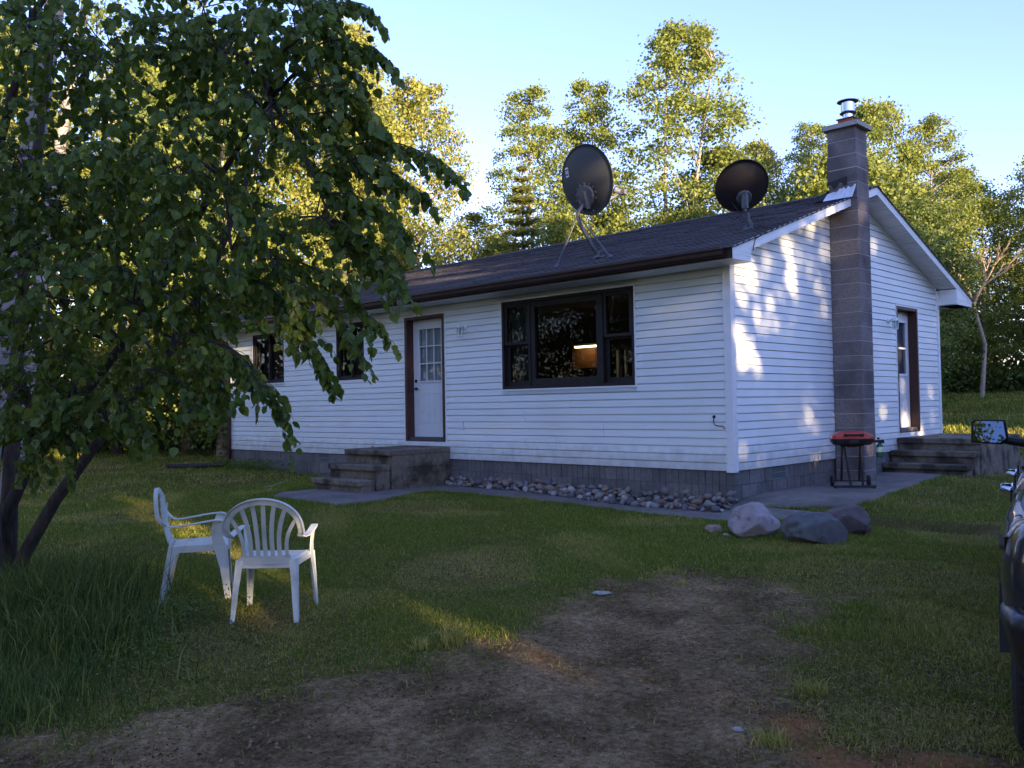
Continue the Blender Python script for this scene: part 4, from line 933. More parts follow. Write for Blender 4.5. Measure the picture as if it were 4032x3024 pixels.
mb = MB(); mb.add([m0-dc2+Vector(v) for v in ((-.09, -.07, -.015-.07*SL), (.09, -.07, -.015-.07*SL), (.09, .07, -.015+.07*SL), (-.09, .07, -.015+.07*SL))], [(0, 1, 2, 3)]); mb.add([m0-dc2+Vector(v) for v in ((.02, -.05, -.02), (.10, -.05, -.03), (.05, 0, .06), (.02, 0, .09))], [(0, 1, 2, 3)]); mb.add([m0-dc2+Vector(v) for v in ((-.02, -.05, -.02), (-.08, -.05, -.03), (-.04, 0, .05), (-.02, 0, .08))], [(0, 1, 2, 3)]); mb.build('foot_plate', galv, d2)
mb = MB(); c0 = tp-dc2+Vector((-.02, -.02, -.02)); loop = [c0+Vector((-.14-.14*math.cos(t), 0, -.06+.14*math.sin(t)))*.9 for t in [PI-2*PI*k/16-PI for k in range(14)]]
mb.tube([Vector(tp-dc2)]+loop+[m0-dc2+Vector((0, -.03, .02))], .005, 5); mb.build('cable', blk, d2)
cab = tag(MB().tube([(-.2, 1.0, roof_top(1.0)+.022), (-.05, .85, roof_top(.85)+.022), (.10, .80, roof_top(.8)+.022), (.30, .55, roof_top(.55)+.022), (.368, .2, roof_top(.2)+.0), (.372, -.0, roof_top(0)-.02), (.366, -.04, roof_top(0)-.12), (.37, -.06, roof_top(0)-.17)], .006, 5).build('roof_cable', blk), 'thin black cable running from the black dish over the roof edge', 'cable')

# ------------------------------------------------------------------ parked pickup (only its left flank reaches the picture)
def loft(mb, rings):
    n = len(rings[0]); vs = [p for r_ in rings for p in r_]; fs = [(i*n+k, i*n+(k+1) % n, (i+1)*n+(k+1) % n, (i+1)*n+k) for i in range(len(rings)-1) for k in range(n)]
    fs += [tuple(range(n))[::-1], tuple(range((len(rings)-1)*n, len(rings)*n))]; return mb.add(vs, fs)
ca = math.radians(13.6); cdir = np.array([-math.sin(ca), math.cos(ca)])
Pc = np.array([4.675, -6.126])-cdir*.28+np.array([.972, .234])*.0
carroot = tag(empty('parked_truck', (float(Pc[0]), float(Pc[1]), -.61), ca), 'black pickup truck parked on the grass at the right edge', 'pickup truck')
CW = 1.98
def lower(y, ins, z0, top=1.05, bul=0.0):
    L_ = [(ins+.10, z0), (ins+.03, z0+.10), (ins+.005-bul, .66), (ins-bul, .80), (ins+.003-bul, .90), (ins+.018-bul*.6, .975), (ins+.05, top-.025), (ins+.095, top)]
    return [(p[0], y, p[1]) for p in L_]+[(CW-p[0], y, p[1]) for p in L_[::-1]]
secs = [lower(-.02, .14, .56, 1.03), lower(0, .085, .54, 1.04), lower(.035, .040, .52, 1.05), lower(.09, .010, .50, 1.05), lower(.20, .0, .47), lower(.40, .0, .46, bul=.008), lower(.62, .0, .52, bul=.02), lower(.86, 0, .56, bul=.026), lower(1.10, 0, .52, bul=.02), lower(1.35, 0, .44, bul=.006), lower(1.80, .0, .42), lower(1.815, .012, .42), lower(1.83, .0, .42), lower(2.6, .0, .40), lower(3.6, .0, .40), lower(4.3, .0, .42, 1.06), lower(4.75, .0, .46, 1.08, .02), lower(5.2, .02, .46, 1.06), lower(5.65, .06, .45, .98), lower(5.85, .20, .50, .90)]
mb = MB(); loft(mb, secs); mb.smooth = True; cb_ = mb.build('body', carp, carroot)
def cabring(y, zt_, i1, base=1.052):
    L_ = [(.07, base), (.075, base+.04), (.07+(i1-.07)*.45, base+(zt_-base)*.45), (i1, base+(zt_-base)*.86), (i1+.05, zt_-.03), (i1+.15, zt_)]
    return [(p[0], y, p[1]) for p in L_]+[(CW-p[0], y, p[1]) for p in L_[::-1]]
secs = [cabring(1.86, 1.20, .12), cabring(1.98, 1.62, .22), cabring(2.15, 1.80, .25), cabring(2.7, 1.84, .25), cabring(3.4, 1.83, .25), cabring(3.75, 1.66, .24), cabring(4.45, 1.12, .16)]
mb = MB(); loft(mb, secs); mb.smooth = True; mb.build('cab', carp, carroot)
for a_, b_, c_, d_ in ((2.10, 2.78, 2.20, 2.78), (2.86, 3.95, 2.86, 3.55)):
    q = lambda y, z: (.066+(z-1.09)/.60*.128, y, z)
    mb = MB(); mb.add([q(a_, 1.11), q(b_, 1.11), q(d_, 1.64), q(c_, 1.64)], [(0, 1, 2, 3)]); mb.build('side_window', carglass, carroot)
    mb = MB(); mb.sweep([(.056, a_-.03, 1.085), (.056, b_+.03, 1.085)], (0, 0, 1), .022, .014); mb.build('window_trim', blk, carroot)
for y in (2.02, 3.10):
    mb = MB(); mb.tube([(.0, y, .965), (-.040, y+.02, .97), (-.044, y+.17, .972), (.0, y+.20, .968)], .019, 8); mb.lathe([(.035, 0), (.03, .006)], 10, (.004, y+.1, .97), (-1, 0, 0)); mb.build('door_handle', chrome, carroot)
for y in (1.83, 2.82, 3.98):
    mb = MB(); mb.box(-.004, .006, y-.004, y+.004, .50, .97); mb.build('door_gap', blk, carroot)
dbm = mat('dark_bumper', (.016, .016, .018), .35, coat=.3)
pts = [(.040, .24, 0), (.026, .13, 0), (.042, .02, 0), (.06, -.06, 0), (.16, -.11, 0), (.40, -.13, 0), (CW-.40, -.13, 0), (CW-.16, -.11, 0), (CW-.06, -.06, 0), (CW-.012, .02, 0), (CW+.012, .16, 0), (CW-.005, .30, 0)]
def bump(ins, z): return [(p[0]+(ins if p[0] < 1 else -ins), p[1]+ins*.9, z) for p in pts]
rows = [bump(.02, .735), bump(-.012, .725), bump(-.012, .70), bump(.0, .66), bump(.015, .58), bump(.055, .48), bump(.10, .42)]
vs = [p for r_ in rows for p in r_]; nn = len(pts); fs = [(i*nn+k, i*nn+k+1, (i+1)*nn+k+1, (i+1)*nn+k) for i in range(len(rows)-1) for k in range(nn-1)]
mb = MB(); mb.add(vs, fs); mb.smooth = True; bo = mb.build('rear_bumper', dbm, carroot); so = bo.modifiers.new('thickness', 'SOLIDIFY'); so.thickness = .02
mb = MB(); mb.tube([(p[0], p[1], .728) for p in bump(-.014, 0)], .009, 6); mb.build('bumper_trim', galv, carroot)
mb = MB(); mb.add([(-.0015+.018, .10, .80), (-.003, .20, .80), (-.003, .20, .98), (.016, .10, .98), (.10, -.004, .80), (.13, -.014, .98)], [(0, 1, 2, 3), (0, 3, 5, 4)]); so = mb.build('tail_lamp', lampred, carroot).modifiers.new('thickness', 'SOLIDIFY'); so.thickness = .012; so.offset = 1
mb = MB(); mb.sweep([(.075, -.068, .665), (.125, -.092, .665)], (0, 0, 1), .03, .012); mb.build('bumper_reflector', lampclear, carroot)
for yc_ in (.86, 4.72):
    mb = MB(); mb.sweep([(.006, yc_+.47*math.cos(w), .40+.46*math.sin(w)) for w in np.linspace(.22, PI-.22, 18)], (1, 0, 0), .05, .03); mb.build('wheel_arch', blk, carroot)
    mb = MB(); mb.box(.26, .30, yc_-.46, yc_+.46, .30, .86); mb.build('wheel_well', blk, carroot)
for sx in (.02, CW-.29):
    for y in (.86, 4.72):
        pr = [(.24, 0), (.33, -.006), (.375, .010), (.392, .035)]+[(.392-(.012 if k in (4, 8, 12) else 0), .035+.0125*k) for k in range(1, 16)]+[(.392, .235), (.375, .262), (.33, .272), (.24, .27)]
        mb = MB(); mb.lathe(pr, 44, (sx, y, .392), (1, 0, 0)); w = mb.build('wheel', blk_r, carroot)
        mb = MB(); mb.lathe([(.05, .03), (.10, .02), (.20, .035), (.238, .012), (.238, .26), (.05, .26)], 20, (sx, y, .392), (1, 0, 0)); mb.build('rim', galv, w)
        mb = MB()
        for k in range(52):
            w_ = 2*PI*k/52; d = Vector((0, math.cos(w_), math.sin(w_))); t = Vector((0, -math.sin(w_), math.cos(w_))); o_ = Vector((sx, y, .392))+d*.391
            for x0, x1 in ((.022, .078), (.094, .130), (.146, .178), (.194, .250)): mb.sweep([o_+Vector((x0, 0, 0)), o_+Vector((x1, 0, 0))+t*.006], d.cross(Vector((1, 0, 0))), .026, .012)
        tag(mb.build('tread_block', blk_r, w), kind='stuff')
my = 4.05
R0 = [(-.305, my, 1.13), (-.30, my, 1.285), (-.275, my, 1.305), (-.075, my, 1.30), (-.055, my, 1.16), (-.10, my, 1.115)]
mc_ = Vector((-.18, my, 1.21))
mb = MB(); loft(mb, [[Vector(p) for p in R0], [Vector(p)+Vector((0, .05, 0)) for p in R0], [mc_+Vector((0, .12, 0))+(Vector(p)-mc_)*.7 for p in R0]]); mb.tube([(-.09, my+.05, 1.15), (.08, my+.04, 1.12)], .032, 8); mr = mb.build('wing_mirror', blk, carroot, bevel=.006)
R1 = [(Vector(p)-mc_)*.86+mc_+Vector((0, -.050+.20*(p[2]-1.11), 0)) for p in R0]
MB().add(R1, [tuple(range(6))]).build('mirror_glass', mirrorm, mr)

# ------------------------------------------------------------------ foliage
def leaf_cloud(P, tip, nrm, Ln, Wd, fold=.25):
    """P base points, tip dirs, normals -> rhombic folded leaves (2 tris)"""
    tip = norm(tip); s = norm(np.cross(tip, nrm)); n = np.cross(s, tip)
    Ln = np.asarray(Ln)[:, None]; Wd = np.asarray(Wd)[:, None]
    A = P; B = P+tip*Ln*.45+s*Wd*.5+n*Wd*fold*.5; Cc = P+tip*Ln; Dd = P+tip*Ln*.45-s*Wd*.5+n*Wd*fold*.5
    V = np.stack([A, B, Cc, Dd], 1).reshape(-1, 3); k = np.arange(len(P))[:, None]*4
    F = np.concatenate([k+np.array([[0, 1, 2]]), k+np.array([[0, 2, 3]])], 1).reshape(-1, 3)
    return V, F
def runit(n): return norm(rng.normal(size=(n, 3)))
def crown_points(H, base, rad, nclump, per, spread, shape, lean):
    """clump centres inside a crown profile"""
    z = base+(H-base)*rng.random(nclump)**.85; t = (z-base)/(H-base)
    if shape == 'aspen': pr = np.sin(PI*np.clip(t*.80+.14, 0, 1))**.8
    elif shape == 'round': pr = np.sqrt(np.clip(1-(2*t-1)**2, .05, 1))
    else: pr = (1-t)*.95+.05
    ang = rng.random(nclump)*2*PI; rr = rad*pr*np.sqrt(rng.random(nclump)*.85+.10)
    C0 = np.stack([rr*np.cos(ang), rr*np.sin(ang), z], 1); C0[:, :2] += lean*(z/H)[:, None]**1.5
    C0[0] = (lean[0], lean[1], H-.15)
    return C0, t
def tree_mesh(H, base, rad, nclump, per, leaf, shape='aspen', lean=(0, 0), seed=0, tr=.12, spread=.45, carve=None, loc=None, forks=1):
    global rng
    rng = np.random.default_rng(seed+100)
    lean = np.array(lean, float); C0, t = crown_points(H, base, rad, nclump, per, spread, shape, lean)
    idx = np.repeat(np.arange(nclump), per); n = len(idx)
    sz = spread*(1.15-.5*t[idx])*rng.uniform(.7, 1.25, nclump)[idx]
    d = rng.normal(size=(n, 3))*.52
    P = C0[idx]+d*np.stack([sz, sz, sz*.62], 1); P[:, 2] -= (np.hypot(d[:, 0], d[:, 1])*sz*.25)
    if carve is not None:
        keep = ~carve(P+np.array(loc)); P = P[keep]; idx = idx[keep]
    n = len(P)
    tip = runit(n)*.8+np.array([0, 0, -.55]); nr = runit(n)+norm(P-C0[idx])*.5+np.array([0, 0, .5])
    s = rng.uniform(.75, 1.25, n)*leaf
    V, F = leaf_cloud(P, tip, nr, s, s*.82)
    tint = np.clip(rng.normal(.5, .22, n)+rng.normal(0, .16, nclump)[idx], 0, 1)
    # wood
    mb = MB(); topz = H*.93
    stems = []
    for fk in range(forks):
        off = np.array([math.cos(fk*2.4), math.sin(fk*2.4)])*(.45*rad if forks > 1 else 0)
        pts = []; m = 9
        for i in range(m+1):
            q = i/m; z = topz*q; w = .10*math.sin(q*5+seed+fk)
            xy = lean*(q**1.5)+off*q**1.2*.9+np.array([w, .08*math.cos(q*4+seed*2)])*q
            pts.append((xy[0], xy[1], z))
        mb.tube(pts, [tr*(1-.88*i/m) if i else tr*1.25 for i in range(m+1)], 7, cap=False); stems.append(pts)
    for c_ in C0[:: max(1, nclump//34)]:
        st_ = stems[rnd.randrange(len(stems))]; zq = max(base*.7, c_[2]-rnd.uniform(.4, 1.1)); q = min(.97, max(0, zq/topz)); i = int(q*9); p0 = Vector(st_[i]).lerp(Vector(st_[min(i+1, 9)]), q*9-i)
        p2 = Vector(c_); mid = p0.lerp(p2, .5)+Vector((0, 0, .12)); mb.tube([p0, mid, p2], [tr*.28*(1-q*.5), tr*.17, tr*.06], 5, cap=False)
    mb.smooth = True
    return (V, F, np.repeat(tint, 4)), mb
TREE_LIB = {}
def add_tree(key, name, label, x, y, rz=0, s=1.0, group=None, make=None, lm=None, bm_=None, z=None, cat='tree'):
    if key not in TREE_LIB:
        (V, F, ti), mb = make(); TREE_LIB[key] = (np_mesh('crown', V, F, lm, ti), mb.mesh('trunk', bm_))
    cm, tm = TREE_LIB[key]
    r_ = empty(name, (x, y, (gz1(x, y) if z is None else z)-.05), rz); r_.scale = (s, s, s) if not hasattr(s, '__len__') else s
    link_mesh('trunk', tm, r_); link_mesh('crown', cm, r_)
    return tag(r_, label, cat, group)
def spruce(H, rad, seed, leaf=.14, base=.4, n_whorl=26):
    global rng
    rng = np.random.default_rng(seed+500); mb = MB(); mb.tube([(0, 0, 0), (0, 0, H*.5), (0, 0, H)], [.13, .07, .008], 7, cap=False)
    Ps = []; Ts = []; 
    for w in range(n_whorl):
        q = w/(n_whorl-1); z = base+(H-base-.15)*q; R_ = rad*(1-q)**.85+.06; nb_ = int(7+3*rng.random())
        for b_ in range(nb_):
            an = 2*PI*(b_+rng.random()*.7)/nb_+w; rr = R_*rng.uniform(.75, 1.1); d = np.array([math.cos(an), math.sin(an), 0])
            sl = .28-.62*(1-q)
            e = np.array([0, 0, z])+d*rr+np.array([0, 0, rr*sl]); mb.tube([(0, 0, z), tuple(e)], [.02*(1-q)+.006, .003], 4, cap=False)
            k = int(26+95*rr); s_ = rng.random(k)**.7; pc = np.array([0, 0, z])+(e-np.array([0, 0, z]))*s_[:, None]
            side_ = np.cross(d, [0, 0, 1]); lat = rng.normal(0, .30*(1.15-s_))*min(rr, .8)*.55
            P = pc+side_*lat[:, None]+np.array([0, 0, 1])*(-.10*np.abs(lat)+rng.normal(0, .025, k))[:, None]
            Ps.append(P); Ts.append(d+side_*np.sign(lat)[:, None]*.9+np.array([0, 0, .05])+rng.normal(0, .25, (k, 3)))
    P = np.concatenate(Ps); T = np.concatenate(Ts); n = len(P)
    V, F = leaf_cloud(P, T, np.array([0, 0, 1])+rng.normal(0, .4, (n, 3)), rng.uniform(.8, 1.4, n)*leaf, rng.uniform(.8, 1.2, n)*leaf*.36, .5)
    return (V, F, np.repeat(np.clip(rng.normal(.5, .2, n), 0, 1), 4)), mb

# ---- sun gaps: where the photograph shows light getting through the trees (world points)
GAPS = []
def gap(p, r): GAPS.append((np.array(p, float), r))
for y_, z_, r_ in ((.20, 1.70, .20), (.42, 1.50, .22), (.18, 1.42, .17), (.66, 1.33, .16), (.30, 1.90, .12), (.485, 2.48, .17), (.30, 2.45, .10), (.80, 2.60, .10), (.75, 1.95, .13), (.90, 1.50, .10), (1.62, 3.05, .17), (1.65, 2.80, .15), (1.60, 2.55, .14), (2.25, 3.38, .16), (1.78, 2.75, .10), (1.05, 2.80, .12), (1.45, 2.95, .1), (.2, 2.62, .14), (.85, 3.0, .12), (2.6, 3.6, .12),
                   (4.71, 1.95, .16), (4.73, 1.66, .15), (4.68, .75, .20), (5.12, .83, .12), (4.50, 1.10, .12), (6.72, 1.03, .17), (6.93, 1.05, .15), (6.95, 1.62, .10), (6.35, .34, .20), (6.85, .55, .13), (5.9, 1.15, .13), (5.9, .75, .16), (6.0, .5, .16), (4.49, 3.4, .17), (4.47, 3.1, .12), (4.9, 2.7, .08), (5.7, 1.25, .12), (7.2, 2.8, .15)):
    gap((.02, y_, z_), r_*.97)
for p, r_ in (((-1.1, -6.55, -.40), .16), ((.05, -6.55, -.42), .13), ((.42, -6.2, -.40), .14), ((-.05, -6.2, -.1), .05), ((.95, -5.7, -.55), .12), ((1.45, -6.3, -.57), .12), ((-1.2, -4.6, -.5), .22), ((.2, -5.0, -.5), .18), ((-3.3, -5.2, -.5), .3), ((-2.2, 13.8, 0), .9), ((-1.2, 13.6, 0), .9), ((-3.6, 14.2, .05), .7), ((-.4, 14, 0), .9), ((-9.8, 3.0, 3.86), .36), ((-8.4, 2.2, 3.6), .25), ((-7.1, 1.1, 3.22), .24), ((-5.5, .85, 3.14), .22), ((-10.5, .8, 3.1), .3), ((-.4, 0, 1.95), .10), ((-18, -1, .3), .5), ((-22, 2, .5), .6)):
    gap(p, r_*(1.35 if p[2] > 2.5 else 1.0))
GP = np.array([g_[0] for g_ in GAPS]); GR = np.array([g_[1] for g_ in GAPS])
def carve(P):
    out = np.zeros(len(P), bool)
    for i in range(0, len(P), 4000):
        Q = P[i:i+4000][:, None, :]-GP[None]; al = Q@SD; pr = Q-al[..., None]*SD; out[i:i+4000] = ((np.linalg.norm(pr, axis=-1) < GR[None]) & (al > 0)).any(1)
    return out
# row of trees off to the right and behind the camera that shades the yard
def shade_tree(x, y, H, rad, seed, label):
    (V, F, ti), mb = tree_mesh(H, .5, rad, 240, 70, .25, 'round', seed=seed, tr=.16, spread=.85, carve=carve, loc=(x, y, gz1(x, y)-.05))
    r_ = empty('shade_tree', (x, y, gz1(x, y)-.05)); link_mesh('trunk', mb.mesh('trunk', barkd), r_); link_mesh('crown', np_mesh('crown', V, F, leaf_dark, ti), r_)
    tag(r_, label, 'tree', 'trees shading the yard from the right, outside the picture')
sl = 'leafy tree in the dense row right of the picture that shades the yard'
hs = [10.2, 10.0, 10.2, 10.3, 11.4, 11.6, 10.8, 10.2, 9.6, 9.2, 9.2, 8.8, 8.6]
for i, yy in enumerate(np.arange(-19.3, 32, 4.0)):
    x = 25+1.2*math.sin(i*1.9); H = hs[i % len(hs)]; shade_tree(x, float(yy), H+.3, 2.9, i, sl)
    if i % 2 == 0: shade_tree(x+3.5, float(yy)+2, H-.2, 2.9, i+40, sl)

# ---- visible trees behind the house
mk = lambda *a, **k: (lambda: tree_mesh(*a, **k))
GB = 'trees standing behind the house'
aspA = mk(12.3, 1.6, 2.15, 300, 108, .088, 'aspen', (0.3, .1), 1, .10, .46, forks=2)
aspB = mk(11.0, 1.6, 1.6, 210, 104, .084, 'aspen', (-.2, .2), 2, .09, .42)
aspC = mk(10.2, 1.0, 2.0, 240, 106, .092, 'aspen', (.1, -.2), 3, .10, .46)
mapD = mk(8.8, .4, 2.4, 210, 105, .105, 'round', (0, 0), 4, .14, .62)
bushE = mk(7.0, .2, 2.3, 190, 105, .10, 'round', (0, 0), 5, .07, .55)
mapF = mk(11.2, .6, 2.8, 260, 108, .112, 'round', (.2, .1), 6, .15, .7)
sprA = lambda: spruce(8.6, 1.7, 1)
def T(key, name, label, x, y, rz=0., s=1., lm=None, bm_=None, make=None, group=GB): return add_tree(key, name, label, x, y, rz, s, group, make, lm, bm_)
T('aspA', 'birch_tree', 'tallest twin-stemmed birch rising between the two satellite dishes', -9.4, 12.9, .3, (1.2, 1.2, 1.0), leaf_sun, barko, aspA)
T('aspB', 'aspen_tree', 'slim aspen with pointed top rising left of the tall birch, above the grey dish', -11.7, 12.0, .0, 1.02, leaf_sun, barko, aspB)
T('aspB', 'aspen_tree', 'leaning aspen with orange tinged top left of the grey dish', -13.1, 10.9, 2.2, (1.05, 1.05, 1.0), leaf_sun, barko, aspB)
T('sprA', 'spruce_tree', 'pale spruce with thin pointed leader left of the grey dish', -10.9, 7.9, 0, .92, needle, barkd, sprA)
T('aspC', 'aspen_tree', 'bright yellow-green aspen just right of the hanging birch branches', -14.2, 6.9, 1., (.95, .95, 1.06), leaf_sun2, barko, aspC)
T('aspC', 'aspen_tree', 'tall golden tree behind the top right of the near birch crown', -14.3, 4.4, 4.1, (1.05, 1.05, 1.17), leaf_sun2, barko, aspC)
T('aspB', 'aspen_tree', 'pale small tree filling the gap between the near birch tip and the spruce', -15.6, 11.0, 1.2, (1.3, 1.3, .68), leaf_sun, barko, aspB)
T('mapD', 'maple_tree', 'darker round maple behind the black satellite dish', -8.6, 14.6, 0, .98, leaf_dark, barkd, mapD)
T('aspC', 'aspen_tree', 'pale distant tree whose top shows right of the black dish', -12.8, 24.8, 5.2, (1.0, 1.0, 1.10), leaf_sun2, barko, aspC)
T('aspB', 'aspen_tree', 'pale distant tree just left of the chimney', -10.4, 24.3, 3.3, (1.15, 1.15, 1.02), leaf_sun2, barko, aspB)
T('mapF', 'maple_tree', 'broad sunlit tree rising directly behind the chimney top', -7.1, 22.3, 0, (.8, .8, .98), leaf_sun, barko, mapF)
T('aspB', 'aspen_tree', 'sunlit tree with loose top to the right of the chimney', -5.7, 23.3, 4.2, (1.15, 1.15, .93), leaf_sun, barko, aspB)
T('mapF', 'maple_tree', 'round green tree above the right end of the roof', -7.3, 32.0, 2.0, (.95, .95, .87), leaf_sun, barkd, mapF)
T('mapF', 'maple_tree', 'green tree at the right edge of the picture', -3.6, 33.0, 4.0, (.95, .95, .90), leaf_sun, barkd, mapF)
T('mapF', 'maple_tree', 'leafy tree at the edge of the back lawn behind the dead branches', -5.9, 30.5, 1.0, (.85, .85, .72), leaf_sun, barkd, mapF)
T('mapF', 'maple_tree', 'tree in the gap between roof end and right edge', -9.2, 30.0, 1.1, (.9, .9, .85), leaf_sun, barkd, mapF)
T('mapF', 'maple_tree', 'dark tree behind the car mirror at the right edge', -1.2, 30.5, 3.0, (.9, .9, .86), leaf_dark, barkd, mapF)
# low growth right behind the roof line
for i, (x, y, s, l) in enumerate(((-15.6, 8.6, .72, 'low sunlit bush behind the left end of the roof'), (-13.4, 9.6, .88, 'sunlit bush beneath the spruce behind the roof'), (-11.4, 10.4, .95, 'dense bush left of the grey dish mast behind the roof'), (-9.6, 10.7, .85, 'bush directly behind the grey dish mast'), (-7.9, 11.8, .9, 'bush between the grey dish and the black dish behind the roof'), (-6.6, 13.2, .9, 'bush below the black dish behind the roof ridge'), (-5.2, 15.6, 1.15, 'bush just left of the chimney behind the roof ridge'))):
    T('bushE', 'bush', l, x, y, i*1.3, s, leaf_sun, barkd, bushE, 'low bushes behind the roof')
for i, (x, y, s, l) in enumerate(((-12.3, 13.5, .95, 'mid height tree behind the grey dish'), (-10.7, 14.5, .9, 'mid height tree filling the gap right of the grey dish'), (-7.2, 17.5, 1.0, 'mid height tree behind the black dish mast'), (-5.4, 20, 1.0, 'mid height tree left of the chimney shaft'))):
    T('mapD', 'maple_tree', l, x, y, i*1.7+.5, s*.86, leaf_dark, barkd, mapD)
# left wood behind the near birch
lw = [('mapF', -17.5, 2.5, 1.05, 'sunlit tree glimpsed through the middle of the near birch crown'), ('aspC', -16.3, 5.6, 1.2, 'golden tree glimpsed behind the upper middle of the near birch crown'), ('aspA', -19.2, .8, .95, 'tall golden tree glimpsed behind the left of the near birch crown'), ('mapF', -22.0, 3.6, 1.15, 'sunlit tree behind the lawn left of the house'), ('aspC', -20.5, -2.0, 1.1, 'golden tree glimpsed at the far upper left'), ('mapF', -24.5, -1.5, 1.2, 'tall sunlit tree at the left end of the wood edge'), ('mapD', -21.5, 1.2, 1.0, 'dark leafy tree at the wood edge left of the house'), ('mapD', -18.8, 3.8, .95, 'dark leafy tree just beyond the left house corner'), ('mapD', -23.5, -3.8, 1.0, 'dark leafy tree at the far left of the wood edge'), ('aspA', -19.5, 8.8, .85, 'tall golden birch behind the left roof end'), ('mapF', -26.5, 6, 1.2, 'far sunlit tree behind the wood edge at left'), ('mapD', -16.8, 6.6, 1.0, 'shaded tree close behind the left end of the house')]
mkd = {'aspA': (aspA, leaf_sun, barko), 'aspC': (aspC, leaf_sun2, barko), 'mapF': (mapF, leaf_sun, barkd), 'mapD': (mapD, leaf_dark, barkd)}
for i, (k_, x, y, s, l) in enumerate(lw):
    f_, lm, bm_ = mkd[k_]; T(k_, 'tree', l, x, y, i*1.1, s, lm, bm_, f_, 'wood edge left of the house')
# trees left and in front, mirrored in the windows
for i, (k_, x, y, s) in enumerate((('mapF', -13, -13, .95), ('aspC', -9, -17, .95), ('mapD', -17, -9, 1.1), ('mapF', -5, -21, 1.0), ('mapF', -19, -15, 1.0), ('aspA', -14, -19, .8), ('mapD', 0, -20, 1.1), ('mapF', 6, -22, 1.), ('mapF', 13, -22, 1.), ('mapD', -10.5, -12.5, .9), ('mapD', 19, -20, 1.))):
    f_, lm, bm_ = mkd[k_]; add_tree(k_, 'tree', 'roadside tree outside the picture, mirrored in the front windows', x, y, i*1.1, s, 'trees outside the picture mirrored in the windows', f_, lm, bm_)
# dead tree at the right and the far wood mass
def dead_tree():
    mb = MB()
    def br(p, d, L_, r_, dep):
        e = p+d*L_; mb.tube([p, p.lerp(e, .5)+Vector((rnd.uniform(-.06, .06),)*3)*L_, e], [r_, r_*.8, r_*.6], 5, cap=False)
        if dep == 0: return
        for _ in range(3): br(p.lerp(e, rnd.uniform(.45, 1)), (d+Vector((rnd.uniform(-.75, .75), rnd.uniform(-.75, .75), rnd.uniform(-.1, .5)))).normalized(), L_*rnd.uniform(.5, .75), r_*.55, dep-1)
    br(Vector((0, 0, 0)), Vector((-.06, 0, 1)), 3.6, .09, 0); br(Vector((-.2, 0, 3.5)), Vector((-.35, 0, .9)).normalized(), 1.3, .07, 4); br(Vector((-.2, 0, 3.5)), Vector((.45, .1, .9)).normalized(), 1.4, .07, 4); mb.smooth = True
    return mb
o = dead_tree().build('dead_tree', deadw, None, (-4.70, 25.9, gz1(-4.70, 25.9))); tag(o, 'bare dead tree with pale forked branches at the right of the roof', 'tree', None)
def mass(name, pts, n, leafs, lm, label, hmax, crv=False):
    P = []
    seg = np.array(pts); 
    t = rng.random(n)*(len(seg)-1); i = t.astype(int); f_ = (t-i)[:, None]
    base = seg[i]*(1-f_)+seg[np.minimum(i+1, len(seg)-1)]*f_
    h = rng.random(n)**1.15*hmax*(.75+.25*np.sin(t*7.3)+.12*np.sin(t*19))
    x = base[:, 0]+rng.normal(0, 1.0, n); y = base[:, 1]+rng.normal(0, 1.0, n)
    P = np.stack([x, y, gz(x, y)+h], 1)
    if crv: P = P[~carve(P)]; n = len(P)
    V, F = leaf_cloud(P, runit(n)+np.array([0, 0, -.3]), runit(n)+np.array([0, 0, .5]), rng.uniform(.7, 1.3, n)*leafs, rng.uniform(.7, 1.3, n)*leafs*.8)
    return tag(link_mesh(name, np_mesh(name, V, F, lm, np.repeat(rng.random(n)*.7, 4))), label, 'wood', kind='stuff')
rng = np.random.default_rng(77)
mass('distant_wood', [(14, 36), (4, 37), (-6, 37), (-16, 34), (-26, 26), (-32, 14), (-34, 2), (-34, -10), (-30, -20)], 42000, .34, leaf_dark, 'dense dark wood closing off the lawn behind the trees', 6.5)
mass('sun_block_foliage', [(23, -30), (24, -18), (24, -6), (24, 8), (24, 24), (22, 34)], 46000, .30, leaf_dark, 'unseen leaf screen added under the tree row to block low sun', 6.2, True)  # foliage added out of view to stop low sun leaking between the trees
mass('undergrowth', [(8, 31.5), (0, 31.2), (-10, 30.5), (-17, 22), (-23, 12), (-25, 4), (-26, -4), (-27, -10)], 30000, .20, leaf_dark, 'shaded undergrowth along the wood edge', 1.5)
mb = MB()
for i in range(26):
    x = rnd.uniform(-10, 4); y = rnd.uniform(30.5, 33); z = gz1(x, y); mb.tube([(x, y, z), (x+rnd.uniform(-.3, .3), y, z+2.5), (x+rnd.uniform(-.5, .5), y, z+6)], [.07, .06, .03], 5, cap=False)
for i in range(20):
    y = rnd.uniform(-8, 9); x = -23.5-rnd.uniform(0, 3); z = gz1(x, y); mb.tube([(x, y, z), (x, y+rnd.uniform(-.3, .3), z+2.5), (x, y+rnd.uniform(-.5, .5), z+6)], [.08, .06, .03], 5, cap=False)
mb.smooth = True; tag(mb.build('wood_trunks', barko), 'thin trunks showing in the shade of the wood', 'wood', kind='stuff')

